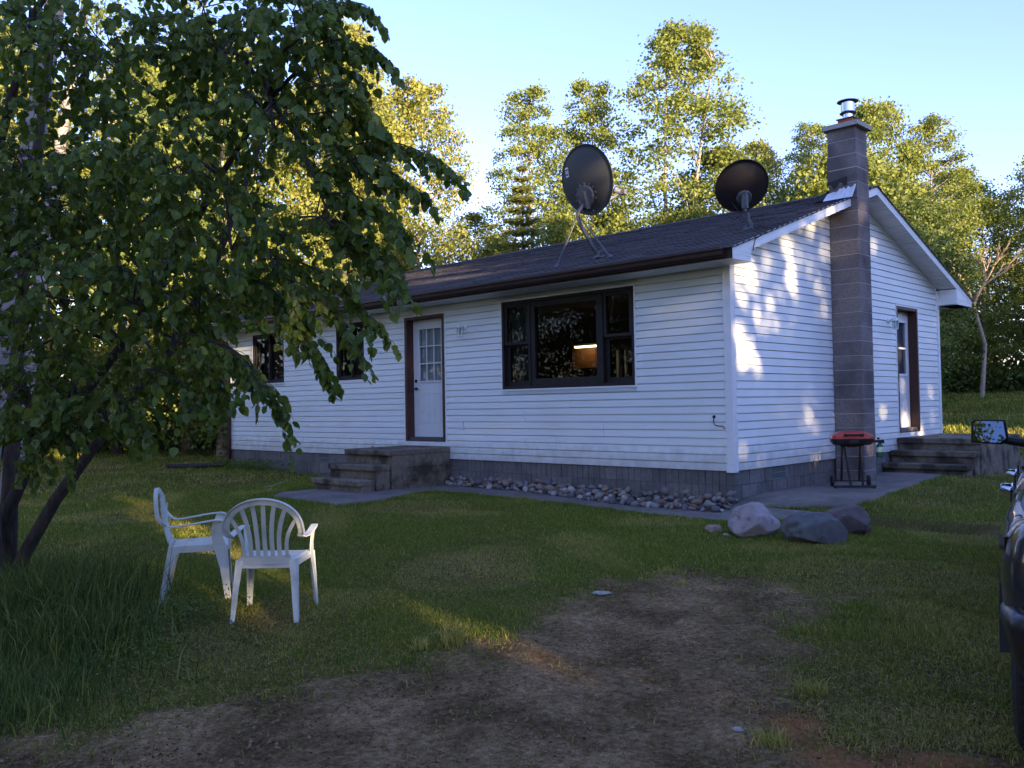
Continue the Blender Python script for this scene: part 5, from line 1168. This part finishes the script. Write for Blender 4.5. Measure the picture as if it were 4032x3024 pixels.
# ------------------------------------------------------------------ near birches at the left
def white_birch(name, label, base, top, r0, seed, clumps=40):
    r_ = empty(name, (base[0], base[1], gz1(base[0], base[1])-.05)); bx = Vector((0, 0, 0)); tx = Vector(top)-Vector(r_.location)
    mb = MB(); pts = [bx.lerp(tx, q)+Vector((.05*math.sin(q*4+seed), .05*math.cos(q*5), 0)) for q in np.linspace(0, 1, 12)]
    mb.tube(pts, [r0*(1.2-.9*q) for q in np.linspace(0, 1, 12)], 14, cap=False); mb.smooth = True; mb.build('trunk', barkw, r_)
    return tag(r_, label, 'tree', None), pts
wb, pts = white_birch('birch_tree', 'white birch trunk with black scars leaning up the left edge', (-3.62, -7.46), (-2.35, -6.2, 9.0), .115, 1)
(V, F, ti), mb_ = tree_mesh(4.5, .2, 2.2, 70, 110, .07, 'round', (0, 0), 61, .03, .5); V = V+np.array([1.1, 1.15, 6.2]); link_mesh('crown', np_mesh('crown', V, F, leaf_birch, ti), wb)
for nm, lab, b_, t_, r0 in (('birch_tree', 'pale birch trunk behind the upper left leaves', (-10.1, -5.19), (-8.75, -4.0, 9.5), .13),):
    w_, _ = white_birch(nm, lab, b_, t_, r0, 3)
    (V, F, ti), mb_ = tree_mesh(5, .2, 2.2, 60, 100, .08, 'round', (0, 0), 63, .03, .5); V = V+np.array([.9, .4, 6.0]); link_mesh('crown', np_mesh('crown', V, F, leaf_sun, ti), w_)

rb = empty('birch_tree', (-1.62, -7.55, gz1(-1.62, -7.55)-.05)); tag(rb, 'near leafy birch clump with dark leaning stems overhanging the chairs', 'tree')
RB = Vector(rb.location)
def loc(p): return Vector(p)-RB
stems = [[(-1.62, -7.55, -.7), (-1.60, -7.50, -.1), (-1.42, -7.38, .45), (-1.05, -7.2, .95), (-.7, -7.05, 1.35), (-.25, -6.95, 1.9), (.3, -6.9, 2.4), (.9, -6.9, 2.75)],
         [(-1.50, -7.42, -.7), (-1.42, -7.34, -.2), (-1.30, -7.2, .2), (-1.0, -6.95, .8), (-.72, -6.7, 1.3), (-.5, -6.5, 2.0), (-.2, -6.3, 2.9), (0, -6.2, 3.6)],
         [(-1.72, -7.60, -.7), (-1.78, -7.55, .3), (-1.75, -7.5, 1.4), (-1.6, -7.45, 2.5), (-1.35, -7.4, 3.5), (-1.2, -7.4, 4.3)],
         [(-1.55, -7.7, -.7), (-1.5, -7.75, .4), (-1.2, -7.85, 1.5), (-.7, -7.95, 2.5), (-.1, -7.9, 3.3), (.5, -7.7, 3.8)]]
stems = [[tuple(Vector(p)-Vector((RX[0], RX[1], 0))*(.26*max(0, 1-max(0, p[2]+.3)/2.4))) for p in st_] if i_ < 2 else st_ for i_, st_ in enumerate(stems)]
for st_, r0 in zip(stems, (.052, .05, .06, .045)):
    mb = MB(); n = len(st_); mb.tube([loc(p) for p in st_], [r0*(1.15-.85*i/(n-1)) for i in range(n)], 10, cap=False); mb.smooth = True; mb.build('stem', barkd, rb)
# crown lobes in world space (centre, radii)
def lobe(vx, vy, t, rx, ry, rz_=.45):
    px, py = vx*4032/2212, vy*4032/2212; v = FX+RX*(px-2016)/3499.2-UX*(py-1512)/3499.2
    return (CAM+v*t, rx/1919.*t, ry/1919.*t, rz_)
LOBES = [lobe(60, 90, 5.6, 150, 130, .7), lobe(250, 150, 5.3, 200, 170, .6), lobe(470, 110, 5.0, 170, 140, .5), lobe(640, 90, 4.9, 100, 100, .4), lobe(700, 190, 4.9, 90, 90, .35), lobe(110, 380, 5.6, 170, 180, .6), lobe(370, 400, 5.0, 190, 170, .6), lobe(590, 300, 4.9, 150, 130, .5), lobe(780, 385, 4.8, 100, 50, .3), lobe(100, 640, 5.4, 150, 130, .5), lobe(300, 660, 5.0, 170, 130, .5), lobe(500, 540, 4.8, 170, 110, .5), lobe(720, 490, 4.7, 110, 60, .3), lobe(150, 860, 5.5, 130, 80, .4), lobe(360, 800, 5.2, 110, 60, .4), lobe(600, 590, 4.7, 90, 50, .3), lobe(550, 160, 5.4, 200, 140, .4), lobe(200, 500, 5.8, 200, 200, .4), lobe(390, 740, 5.0, 60, 45, .25), lobe(50, 760, 5.7, 120, 110, .5), lobe(230, 910, 5.2, 110, 60, .35), lobe(60, 960, 5.4, 70, 60, .3), lobe(430, 680, 5.2, 140, 80, .4), lobe(40, 520, 5.6, 110, 130, .4), lobe(150, 960, 5.3, 130, 50, .35), lobe(60, 880, 5.2, 90, 80, .35)]
twig_starts = []; br = MB(); tw = MB()
rng = np.random.default_rng(5)
allstem = [Vector(p) for st_ in stems for p in st_[2:]]
cam_v = Vector(CAM)
for (c_, rx, ry, rd_) in LOBES:
    c_v = Vector(c_); s0 = min(allstem, key=lambda p: (p-c_v).length+max(0, p.z-c_v.z)*.6)
    mid = s0.lerp(c_v, .5)+Vector((0, 0, .12)); br.tube([loc(s0), loc(mid), loc(c_v)], [.017, .011, .006], 7, cap=False)
    nodes = [c_v.lerp(s0, q) for q in (0, .12, .25, .4, .55)]; area = rx*ry; nt = max(6, int(area/.0062*2.45))
    for _ in range(nt):
        q = rng.normal(size=3); q /= np.linalg.norm(q); q *= rng.random()**.45
        p = Vector(c_+RX*q[0]*rx*.92+UX*(q[1]*ry*.92+.12)+FX*q[2]*rd_)
        if rng.random() < .5:
            nd = min(nodes, key=lambda q: (q-p).length+(q-c_v).length*.15); m_ = nd.lerp(p, .5)+Vector((rnd.uniform(-.03, .03), rnd.uniform(-.03, .03), .04)); r_b = max(.0018, .0052-.006*(nd-c_v).length)
            br.tube([loc(nd), loc(m_), loc(p)], [r_b, r_b*.8, .0017], 4, cap=False); nodes.append(p); nodes.append(m_)
        twig_starts.append((p, (p-c_v)))
# explicit outer sprays hanging at the crown's right and lower rim
def wp(vx, vy, t): 
    px, py = vx*4032/2212, vy*4032/2212; v = FX+RX*(px-2016)/3499.2-UX*(py-1512)/3499.2; return Vector(CAM+v*t)
SPR = [((700, 340), (985, 372), 4.8), ((680, 370), (925, 430), 4.7), ((700, 420), (880, 520), 4.6), ((640, 470), (850, 590), 4.6), ((560, 560), (835, 730), 4.7), ((600, 600), (780, 770), 4.6), ((560, 640), (700, 820), 4.7), ((520, 600), (670, 740), 4.8), ((400, 720), (625, 930), 4.7), ((440, 740), (590, 860), 4.8), ((400, 760), (470, 870), 4.9), ((660, 110), (835, 130), 4.8), ((660, 190), (815, 260), 4.7), ((640, 50), (785, 10), 4.9), ((640, 260), (830, 300), 4.8), ((700, 520), (845, 620), 4.6), ((100, 850), (150, 985), 5.2), ((50, 820), (70, 1020), 5.3), ((220, 840), (300, 930), 5.1), ((300, 800), (430, 880), 5.0)]
sprays = []
for a_, b_, t in SPR:
    P0 = wp(*a_, t+.2); P1 = wp(*b_, t); n = 14; up = Vector((0, 0, (P1-P0).length*.16))
    curve = [P0.lerp(P1, i/n)+up*math.sin(PI*i/n) for i in range(n+1)]
    br.tube([loc(p) for p in curve], [.0065-.005*i/n for i in range(n+1)], 5, cap=False); sprays.append(curve)
    for i in range(2, n, 2):
        for _ in range(2): twig_starts.append((curve[i], Vector((rnd.uniform(-1, 1), rnd.uniform(-1, 1), 0))*.3+(P1-P0)*.5))
LP = []; LT = []; LNn = []
def twig(p, d, L_, nl):
    d = Vector((d.x, d.y, d.z*.4)); d = d.normalized() if d.length > .01 else Vector((1, 0, 0)); d = (d+Vector((rnd.uniform(-.5, .5), rnd.uniform(-.5, .5), rnd.uniform(-.2, .3)))).normalized()
    q = Vector(p); pts_ = [loc(q)]; stp = L_/6
    for i in range(6):
        d = (d+Vector((0, 0, -.26))).normalized(); q = q+d*stp; pts_.append(loc(q))
        for _ in range(max(1, nl//6)):
            LP.append(q-d*stp*rnd.random()); sdir = d.cross(Vector((0, 0, 1))).normalized()*rnd.choice((-1, 1))
            LT.append(Vector((0, 0, -1))*rnd.uniform(.3, 1.1)+sdir*rnd.uniform(.1, .8)+d*rnd.uniform(0, .7)+Vector((rnd.uniform(-.3, .3),)*3)); LNn.append(Vector((rnd.gauss(0, 1), rnd.gauss(0, 1), rnd.uniform(-.1, .9))))
    tw.tube(pts_, [.0022, .002, .0018, .0016, .0014, .0012, .001], 3, cap=False)
for p, d in twig_starts: twig(p, d, rnd.uniform(.18, .34), 12 if rnd.random() < .5 else 18)
for c_ in sprays:
    for i in range(1, len(c_)): twig(c_[i], (c_[i]-c_[i-1]), .12, 6)
br.smooth = True; tag(br.build('branches', barkd, rb), kind='stuff'); tag(tw.build('twigs', mat('twig_brown', (.06, .045, .03), .8), rb), kind='stuff')
# leaf shape: heart-ovate, toothed tip, folded along the midrib
LS = np.array([(0, 0, 0), (.30, .06, .03), (.50, .28, .06), (.44, .58, .04), (.22, .85, .01), (0, 1.06, -.05), (-.22, .85, .01), (-.44, .58, .04), (-.50, .28, .06), (-.30, .06, .03), (0, .45, -.035)])
LF = np.array([(10, 0, 1), (10, 1, 2), (10, 2, 3), (10, 3, 4), (10, 4, 5), (10, 5, 6), (10, 6, 7), (10, 7, 8), (10, 8, 9), (10, 9, 0)])
P = np.array([tuple(p) for p in LP]); Tt = norm(np.array([tuple(p) for p in LT])); Nn = np.array([tuple(p) for p in LNn])
Ss = norm(np.cross(Tt, Nn)); Nn = np.cross(Ss, Tt); sz = np.random.default_rng(3).choice([.022, .030, .038, .044, .050, .057], len(P))
pet = P+np.array([0, 0, -.012])
rel = P-CAM; dep_ = rel@FX; px = 2016+3499.2*(rel@RX)/dep_; py = 1512-3499.2*(rel@UX)/dep_
facing = np.abs(np.sum(Nn*norm(rel), -1)); score = sz/dep_*np.sqrt(facing+.05)*np.where((px > 0) & (px < 4032) & (py > 0) & (py < 3024), 1, 0)
order = np.argsort(-score); big = order[:300]; rest = order[300:]
tin = np.clip(np.random.default_rng(8).normal(.36, .22, len(P)), 0, 1); young = np.random.default_rng(9).random(len(P)) < .06; tin[young] = .97
def leafV(ii): return (pet[ii][:, None, :]+(LS[None, :, 0, None]*Ss[ii][:, None, :]*.92+LS[None, :, 1, None]*Tt[ii][:, None, :]+LS[None, :, 2, None]*Nn[ii][:, None, :])*sz[ii][:, None, None]*1.05).reshape(-1, 3)
kk = np.arange(len(rest))[:, None, None]*11
me = np_mesh('leaves', leafV(rest)-np.array(RB), (kk+LF[None]).reshape(-1, 3), leaf_birch, np.repeat(tin[rest], 11), smooth=True); tag(link_mesh('leaves', me, rb), kind='stuff')
LM = [np_mesh('leaf', LS*np.array([.92, 1, 1])*1.05, LF, leaf_birch, np.full(11, t_), smooth=True) for t_ in (.15, .3, .45, .6, .97)]
for i in big:
    o = bpy.data.objects.new('leaf', LM[int(np.argmin(np.abs(np.array((.15, .3, .45, .6, .97))-tin[i])))]); COL.objects.link(o); o.parent = rb
    s = float(sz[i]); S_, T_, N_ = Ss[i]*s, Tt[i]*s, Nn[i]*s; q = pet[i]-np.array(RB)
    o.matrix_local = Matrix(((S_[0], T_[0], N_[0], q[0]), (S_[1], T_[1], N_[1], q[1]), (S_[2], T_[2], N_[2], q[2]), (0, 0, 0, 1)))

# ------------------------------------------------------------------ grass
def blades(P, h, w, lean, m_mesh, name, m, label, tint, cat='grass', seg2=True):
    n = len(P); an = rng.random(n)*2*PI; side_ = np.stack([np.cos(an), np.sin(an), np.zeros(n)], 1); ln = rng.random(n)*2*PI
    ld = np.stack([np.cos(ln), np.sin(ln), np.zeros(n)], 1)*(lean*h)[:, None]
    up = np.array([0, 0, 1.0])
    A = P-side_*w[:, None]/2; B = P+side_*w[:, None]/2
    M = P+up*(h*.6)[:, None]+ld*.35
    C1 = M-side_*w[:, None]*.36; C2 = M+side_*w[:, None]*.36; E = P+up*(h*np.sqrt(np.maximum(.05, 1-np.minimum(lean, .95)**2*.6)))[:, None]+ld
    V = np.stack([A, B, C2, C1, E], 1).reshape(-1, 3); k = np.arange(n)[:, None]*5
    F = np.concatenate([k+np.array([[0, 1, 2]]), k+np.array([[0, 2, 3]]), k+np.array([[3, 2, 4]])], 1).reshape(-1, 3)
    return tag(link_mesh(name, np_mesh(name, V, F, m, np.repeat(tint, 5))), label, cat, kind='stuff')
def in_view(x, y, pad=250):
    r_ = np.stack([x, y, gz(x, y)+.05], 1)-CAM; d = r_@FX; X_ = 2016+3499.2*(r_@RX)/np.maximum(d, .1); Y_ = 1512-3499.2*(r_@UX)/np.maximum(d, .1)
    return (d > .3) & (X_ > -pad) & (X_ < 4032+pad) & (Y_ < 3024+pad) & (Y_ > 0)
rng = np.random.default_rng(21)
def sample(n, x0, x1, y0, y1): return rng.uniform(x0, x1, n), rng.uniform(y0, y1, n)
def lawn(n, box, hmin, hmax, w, name_pts, keepf):
    x, y = sample(n, *box); k = in_view(x, y) & keepf(x, y); return x[k], y[k]
def patchy(x, y): return .5+.5*np.sin(x*1.1+2*np.sin(y*.7+1))*np.cos(y*1.4+1.5*np.sin(x*.9))
def keep_lawn(x, y):
    d = dirt_d(x, y); p = path_mask(x, y)
    inside_house = (x > XL-.05) & (x < .05) & (y > -.05) & (y < D+.05)
    steps_ = ((x > -6.5) & (x < -5.1) & (y > -1.9) & (y < .1)) | ((x > 0) & (x < 1.35) & (y > 4.5) & (y < 7.3))
    bed = (x > -5.15) & (x < .1) & (y > -.45) & (y < .05)
    pr = np.where(d > 0, np.exp(-d/.10)*.55+.02*(np.sin(x*3.1+1)*np.sin(y*2.7) > .2)+.006, np.clip(.45-d/.22, .45, 1))
    return (p < -.0) & ~inside_house & ~steps_ & ~bed & (rng.random(len(x)) < pr)
X_, Y_, H_, W_, T_ = [], [], [], [], []
for n, box, h0, h1, w0 in ((760000, (-3, 6.5, -9.6, -4.6), .012, .034, .0046), (460000, (-8, 5, -4.6, -.4), .018, .045, .0058), (150000, (-26, -6, -9, 3), .03, .07, .010), (170000, (-13, -3, -9.6, -4.6), .02, .05, .007), (90000, (-4, 3.5, 0, 8), .02, .045, .007), (120000, (-14, 8, 8, 31), .06, .13, .022), (60000, (.2, 4.5, -4.6, 1), .02, .04, .005)):
    x, y = lawn(n, box, h0, h1, w0, None, keep_lawn)
    dd_ = np.exp(-np.maximum(0, dirt_d(x, y)+.25)/.2); pa = patchy(x, y)
    edge = np.clip(1-np.abs(path_mask(x, y)+.12)/.25, 0, 1)
    dens = rng.random(len(x)) < (.45+.55*pa)
    x, y, pa, edge = x[dens], y[dens], pa[dens], edge[dens]; k = len(x)
    clump = (.5+.5*np.sin(x*7.3+3*np.sin(y*5.1)))*(.5+.5*np.sin(y*8.1+2*np.sin(x*6.3)))
    H_.append(rng.uniform(h0, h1, k)*(.75+.45*pa+.7*clump*(rng.random(k) < .5)+.5*edge)); W_.append(np.full(k, w0)*rng.uniform(.7, 1.3, k)); X_.append(x); Y_.append(y)
    dry = SM(x, 2.2, 4.0)*SM(-y, 1.5, 3)*.5+SM(.5+.5*np.sin(x*2.3+1.7*np.sin(y*1.9+.5))*np.cos(y*2.1+x*.6), .62, .95); T_.append(np.clip(.16+.16*rng.normal(size=k)+.30*dry*(rng.random(k) < .75)+.2*(pa < .30)-.10*edge+.6*(rng.random(k) < .08), 0, 1))
x = np.concatenate(X_); y = np.concatenate(Y_); h = np.concatenate(H_); w = np.concatenate(W_); ti = np.concatenate(T_)
LAWN_N = len(x)
blades(np.stack([x, y, gz(x, y)-.006], 1), h, w, rng.uniform(.2, .95, len(x)), None, 'grass', grassm, 'short mown lawn grass around the house', ti)
x, y = sample(420000, -4, 6.5, -9.6, -.5); k = in_view(x, y, 60) & (dirt_d(x, y) < .1) & (path_mask(x, y) < 0) & (y < -.5); x, y = x[k], y[k]; k = rng.random(len(x)) < (.10+.55*(1-patchy(x, y))**1.5+.5*SM(x, 2.2, 4.0)+.5*SM(.5+.5*np.sin(x*2.3+1.7*np.sin(y*1.9+.5))*np.cos(y*2.1+x*.6), .6, .95))*np.clip(4.2/np.hypot(x-CAM[0], y-CAM[1]), .25, 1); x, y = x[k], y[k]
n = len(x); an = rng.random(n)*2*PI; dr_ = np.stack([np.cos(an), np.sin(an), rng.uniform(-.1, .4, n)], 1)
V, F = leaf_cloud(np.stack([x, y, gz(x, y)+rng.uniform(.006, .022, n)], 1), dr_, np.array([0, 0, 1])+rng.normal(0, .3, (n, 3)), rng.uniform(.02, .06, n), rng.uniform(.0018, .0036, n))
tag(link_mesh('thatch', np_mesh('thatch', V, F, strawm, np.repeat(rng.random(n)**1.5, 4))), 'dry pale thatch lying between the lawn grass', 'grass', kind='stuff')
# dry straw litter on the dirt
x, y = sample(190000, -.5, 6.5, -9.4, -3.2); k = in_view(x, y, 60) & (dirt_d(x, y) > -.3); x, y = x[k], y[k]; dens = (.5+.5*np.sin(x*5.1+2*np.sin(y*4.3)))*(.5+.5*np.sin(y*6.1+x)); k = rng.random(len(x)) < .22+.9*dens**2; x, y = x[k], y[k]
n = len(x); an = rng.random(n)*2*PI; dr_ = np.stack([np.cos(an), np.sin(an), rng.uniform(-.05, .35, n)], 1)
V, F = leaf_cloud(np.stack([x, y, gz(x, y)+.004], 1), dr_, np.array([0, 0, 1])+rng.normal(0, .3, (n, 3)), rng.uniform(.010, .055, n), rng.uniform(.0013, .0034, n))
tag(link_mesh('straw_litter', np_mesh('straw_litter', V, F, strawm, np.repeat(rng.random(n)**3, 4))), 'dry straw and grass clippings scattered over the bare dirt', 'straw', kind='stuff')
x, y = sample(90000, -.5, 6.5, -9.4, -3.2); k = in_view(x, y, 60) & (dirt_d(x, y) > -.1); x, y = x[k], y[k]; dens = (.5+.5*np.sin(x*3.3+2*np.sin(y*5.3+1)))*(.5+.5*np.sin(y*4.1+x*2)); k = rng.random(len(x)) < .12+1.1*dens**2; x, y = x[k], y[k]
n = len(x); an = rng.random(n)*2*PI; dr_ = np.stack([np.cos(an), np.sin(an), rng.uniform(-.1, .3, n)], 1)
V, F = leaf_cloud(np.stack([x, y, gz(x, y)+.005], 1), dr_, np.array([0, 0, 1])+rng.normal(0, .35, (n, 3)), rng.uniform(.008, .022, n), rng.uniform(.004, .010, n))
tag(link_mesh('leaf_litter', np_mesh('leaf_litter', V, F, leaf_mat('dark_litter', (.018, .013, .010), (.20, .12, .045), (.05, .04, .02), .05, .9, .03), np.repeat(rng.random(n)**2.2, 4))), 'dark crumbled moss and leaf litter on the bare dirt', 'litter', kind='stuff')
# crumbs of soil
x, y = sample(17000, 0, 6.5, -9.4, -3.4); k = in_view(x, y) & (dirt_d(x, y) > 0); x, y = x[k], y[k]; n = len(x); s_ = rng.uniform(.002, .008, n)*rng.choice([1, 1, 1, 1.8], n)
T4 = np.array([(1, 0, -.3), (-.5, .87, -.3), (-.5, -.87, -.3), (0, 0, .8)]); V = (np.stack([x, y, gz(x, y)+.004], 1)[:, None]+T4[None]*s_[:, None, None]*rng.uniform(.7, 1.3, (n, 4, 1))).reshape(-1, 3)
F = (np.arange(n)[:, None, None]*4+np.array([(0, 1, 3), (1, 2, 3), (2, 0, 3)])[None]).reshape(-1, 3)
tag(link_mesh('soil_crumbs', np_mesh('soil_crumbs', V, F, mat('soil_crumb', (.16, .10, .045), .95, var=(.34, .23, .12), scale=60))), 'small crumbs of soil and grit on the bare dirt', 'soil', kind='stuff')
# tall grass round the birch foot
def tall(n, cx, cy, sx, sy, h0, h1, w, seed):
    x = rng.normal(cx, sx, n); y = rng.normal(cy, sy, n); return x, y, rng.uniform(h0, h1, n), rng.uniform(.7, 1.3, n)*w
sets = [tall(5200, -1.15, -7.55, .36, .26, .16, .52, .0085, 0), tall(3400, -.40, -7.65, .34, .22, .10, .36, .008, 0), tall(4200, .30, -8.1, .36, .28, .05, .20, .005, 0), tall(1100, -1.8, -7.2, .4, .4, .12, .40, .006, 0), tall(3000, .45, -8.6, .5, .22, .06, .22, .006, 1), tall(90, -.95, -7.0, .22, .10, .40, .75, .004, 0)]
x = np.concatenate([s_[0] for s_ in sets]); y = np.concatenate([s_[1] for s_ in sets]); h = np.concatenate([s_[2] for s_ in sets]); w = np.concatenate([s_[3] for s_ in sets])
k = dirt_d(x, y) < .03; x, y, h, w = x[k], y[k], h[k], w[k]
blades(np.stack([x, y, gz(x, y)-.01], 1), h, w, rng.uniform(.1, .85, len(x)), None, 'tall_grass', drygr, 'unmown tall grass growing round the foot of the birch', np.clip(rng.random(len(x))**2.2, 0, 1))
# low weeds with small leaves
def weeds(name, label, n, cx, cy, sx, sy, hh, ls, m=None):
    x = rng.normal(cx, sx, n); y = rng.normal(cy, sy, n); z = gz(x, y)+rng.random(n)*hh
    V, F = leaf_cloud(np.stack([x, y, z], 1), runit(n)*np.array([1, 1, .4])+np.array([0, 0, .2]), np.array([0, 0, 1])+rng.normal(0, .5, (n, 3)), rng.uniform(.7, 1.4, n)*ls, rng.uniform(.7, 1.4, n)*ls*.5)
    return tag(link_mesh(name, np_mesh(name, V, F, m or leaf_birch, np.repeat(np.clip(rng.normal(.5, .25, n), 0, 1), 4))), label, 'weed', kind='stuff')
weeds('ground_weeds', 'low small-leaved weeds between the tall grass and the chairs', 2600, -.35, -6.95, .22, .22, .16, .022)
weeds('ground_weeds', 'low small-leaved weeds at the dirt edge on the left', 2200, .35, -7.45, .28, .22, .12, .022)
weeds('ground_weeds', 'weeds growing at the left end of the foundation', 1500, -11.4, -.2, .7, .12, .22, .05)
# leafy tufts at the edges of the dirt
def tuft(x, y, n, h0, label):
    P = np.stack([x+rng.normal(0, .035, n), y+rng.normal(0, .035, n)], 1); h = rng.uniform(.5, 1.1, n)*h0
    o = blades(np.stack([P[:, 0], P[:, 1], gz(P[:, 0], P[:, 1])-.004], 1), h, rng.uniform(.004, .008, n), rng.uniform(.4, 1.0, n), None, 'grass_tuft', grassm, label, np.clip(rng.normal(.6, .2, n), 0, 1), 'grass')
    del o['kind']; return o
for vx, vy, n, h0, l in ((980, 1395, 160, .15, 'bright green grass tuft on the left edge of the dirt patch'), (905, 1402, 60, .09, 'small yellowish grass tuft left of the bright tuft'), (1755, 1500, 120, .10, 'grass tuft jutting into the right side of the dirt patch'), (1665, 1610, 90, .09, 'flat green weed tuft near the bottom right of the dirt'), (1440, 1240, 60, .08, 'grass tuft at the top edge of the dirt patch'), (1470, 1262, 40, .06, 'tiny grass tuft sprouting in the top of the dirt patch')):
    p = ray_hit(vx, vy); tuft(float(p[0]), float(p[1]), n, h0, l)
# a few orange fallen leaves
ol = mat('orange_leaf', (.42, .13, .03), .7); 
for i, (vx, vy, l) in enumerate(((777, 1437, 'orange fallen leaf on the dirt, upper of the pair'), (766, 1452, 'orange fallen leaf on the dirt, lower of the pair'), (758, 1650, 'orange leaf at the bottom edge of the picture'))):
    p = ray_hit(vx, vy); me = np_mesh('fallen_leaf', LS*.035, LF, ol, smooth=True); o = link_mesh('fallen_leaf', me); o.location = (p[0], p[1], p[2]+.006); o.rotation_euler = (.15, .1, i*2.0+.4); tag(o, l, 'leaf')
me = np_mesh('fallen_leaf', LS*.07, LF, ol, smooth=True); o = link_mesh('fallen_leaf', me); o.location = (-5.95, -1.0, .203); o.rotation_euler = (.5, .2, 1.0); tag(o, 'dry orange leaf lying on the left side of the front landing', 'leaf')
# downspout extension pipe and pale hose in the grass
mb = MB(); mb.tube([(-12.52, -.12, gz1(-12.5, 0)+.10), (-12.9, -.30, -.36), (-13.3, -.65, -.37), (-13.7, -.85, -.37)], [.05, .052, .055, .05], 9); mb.smooth = True
tag(mb.build('drain_pipe', mat('dark_drain', (.03, .026, .022), .8, bump=.4)), 'dark drain pipe lying on the grass at the left house corner', 'pipe')
pp = [ray_hit(*v) for v in ((572, 1056), (590, 1053), (605, 1047), (622, 1043))]
mb = MB(); mb.tube([(p[0], p[1], p[2]+.03) for p in pp], .008, 6); tag(mb.build('garden_hose', mat('pale_hose', (.35, .42, .38), .5)), 'short length of pale hose in the grass left of the front steps', 'hose')
# white stickers of lichen/paint on the dark boulder are part of its colour; curtain and details done
print('tw', len(twig_starts), 'rest', len(rest)); print('lawn blades', LAWN_N, 'leaves', len(P))
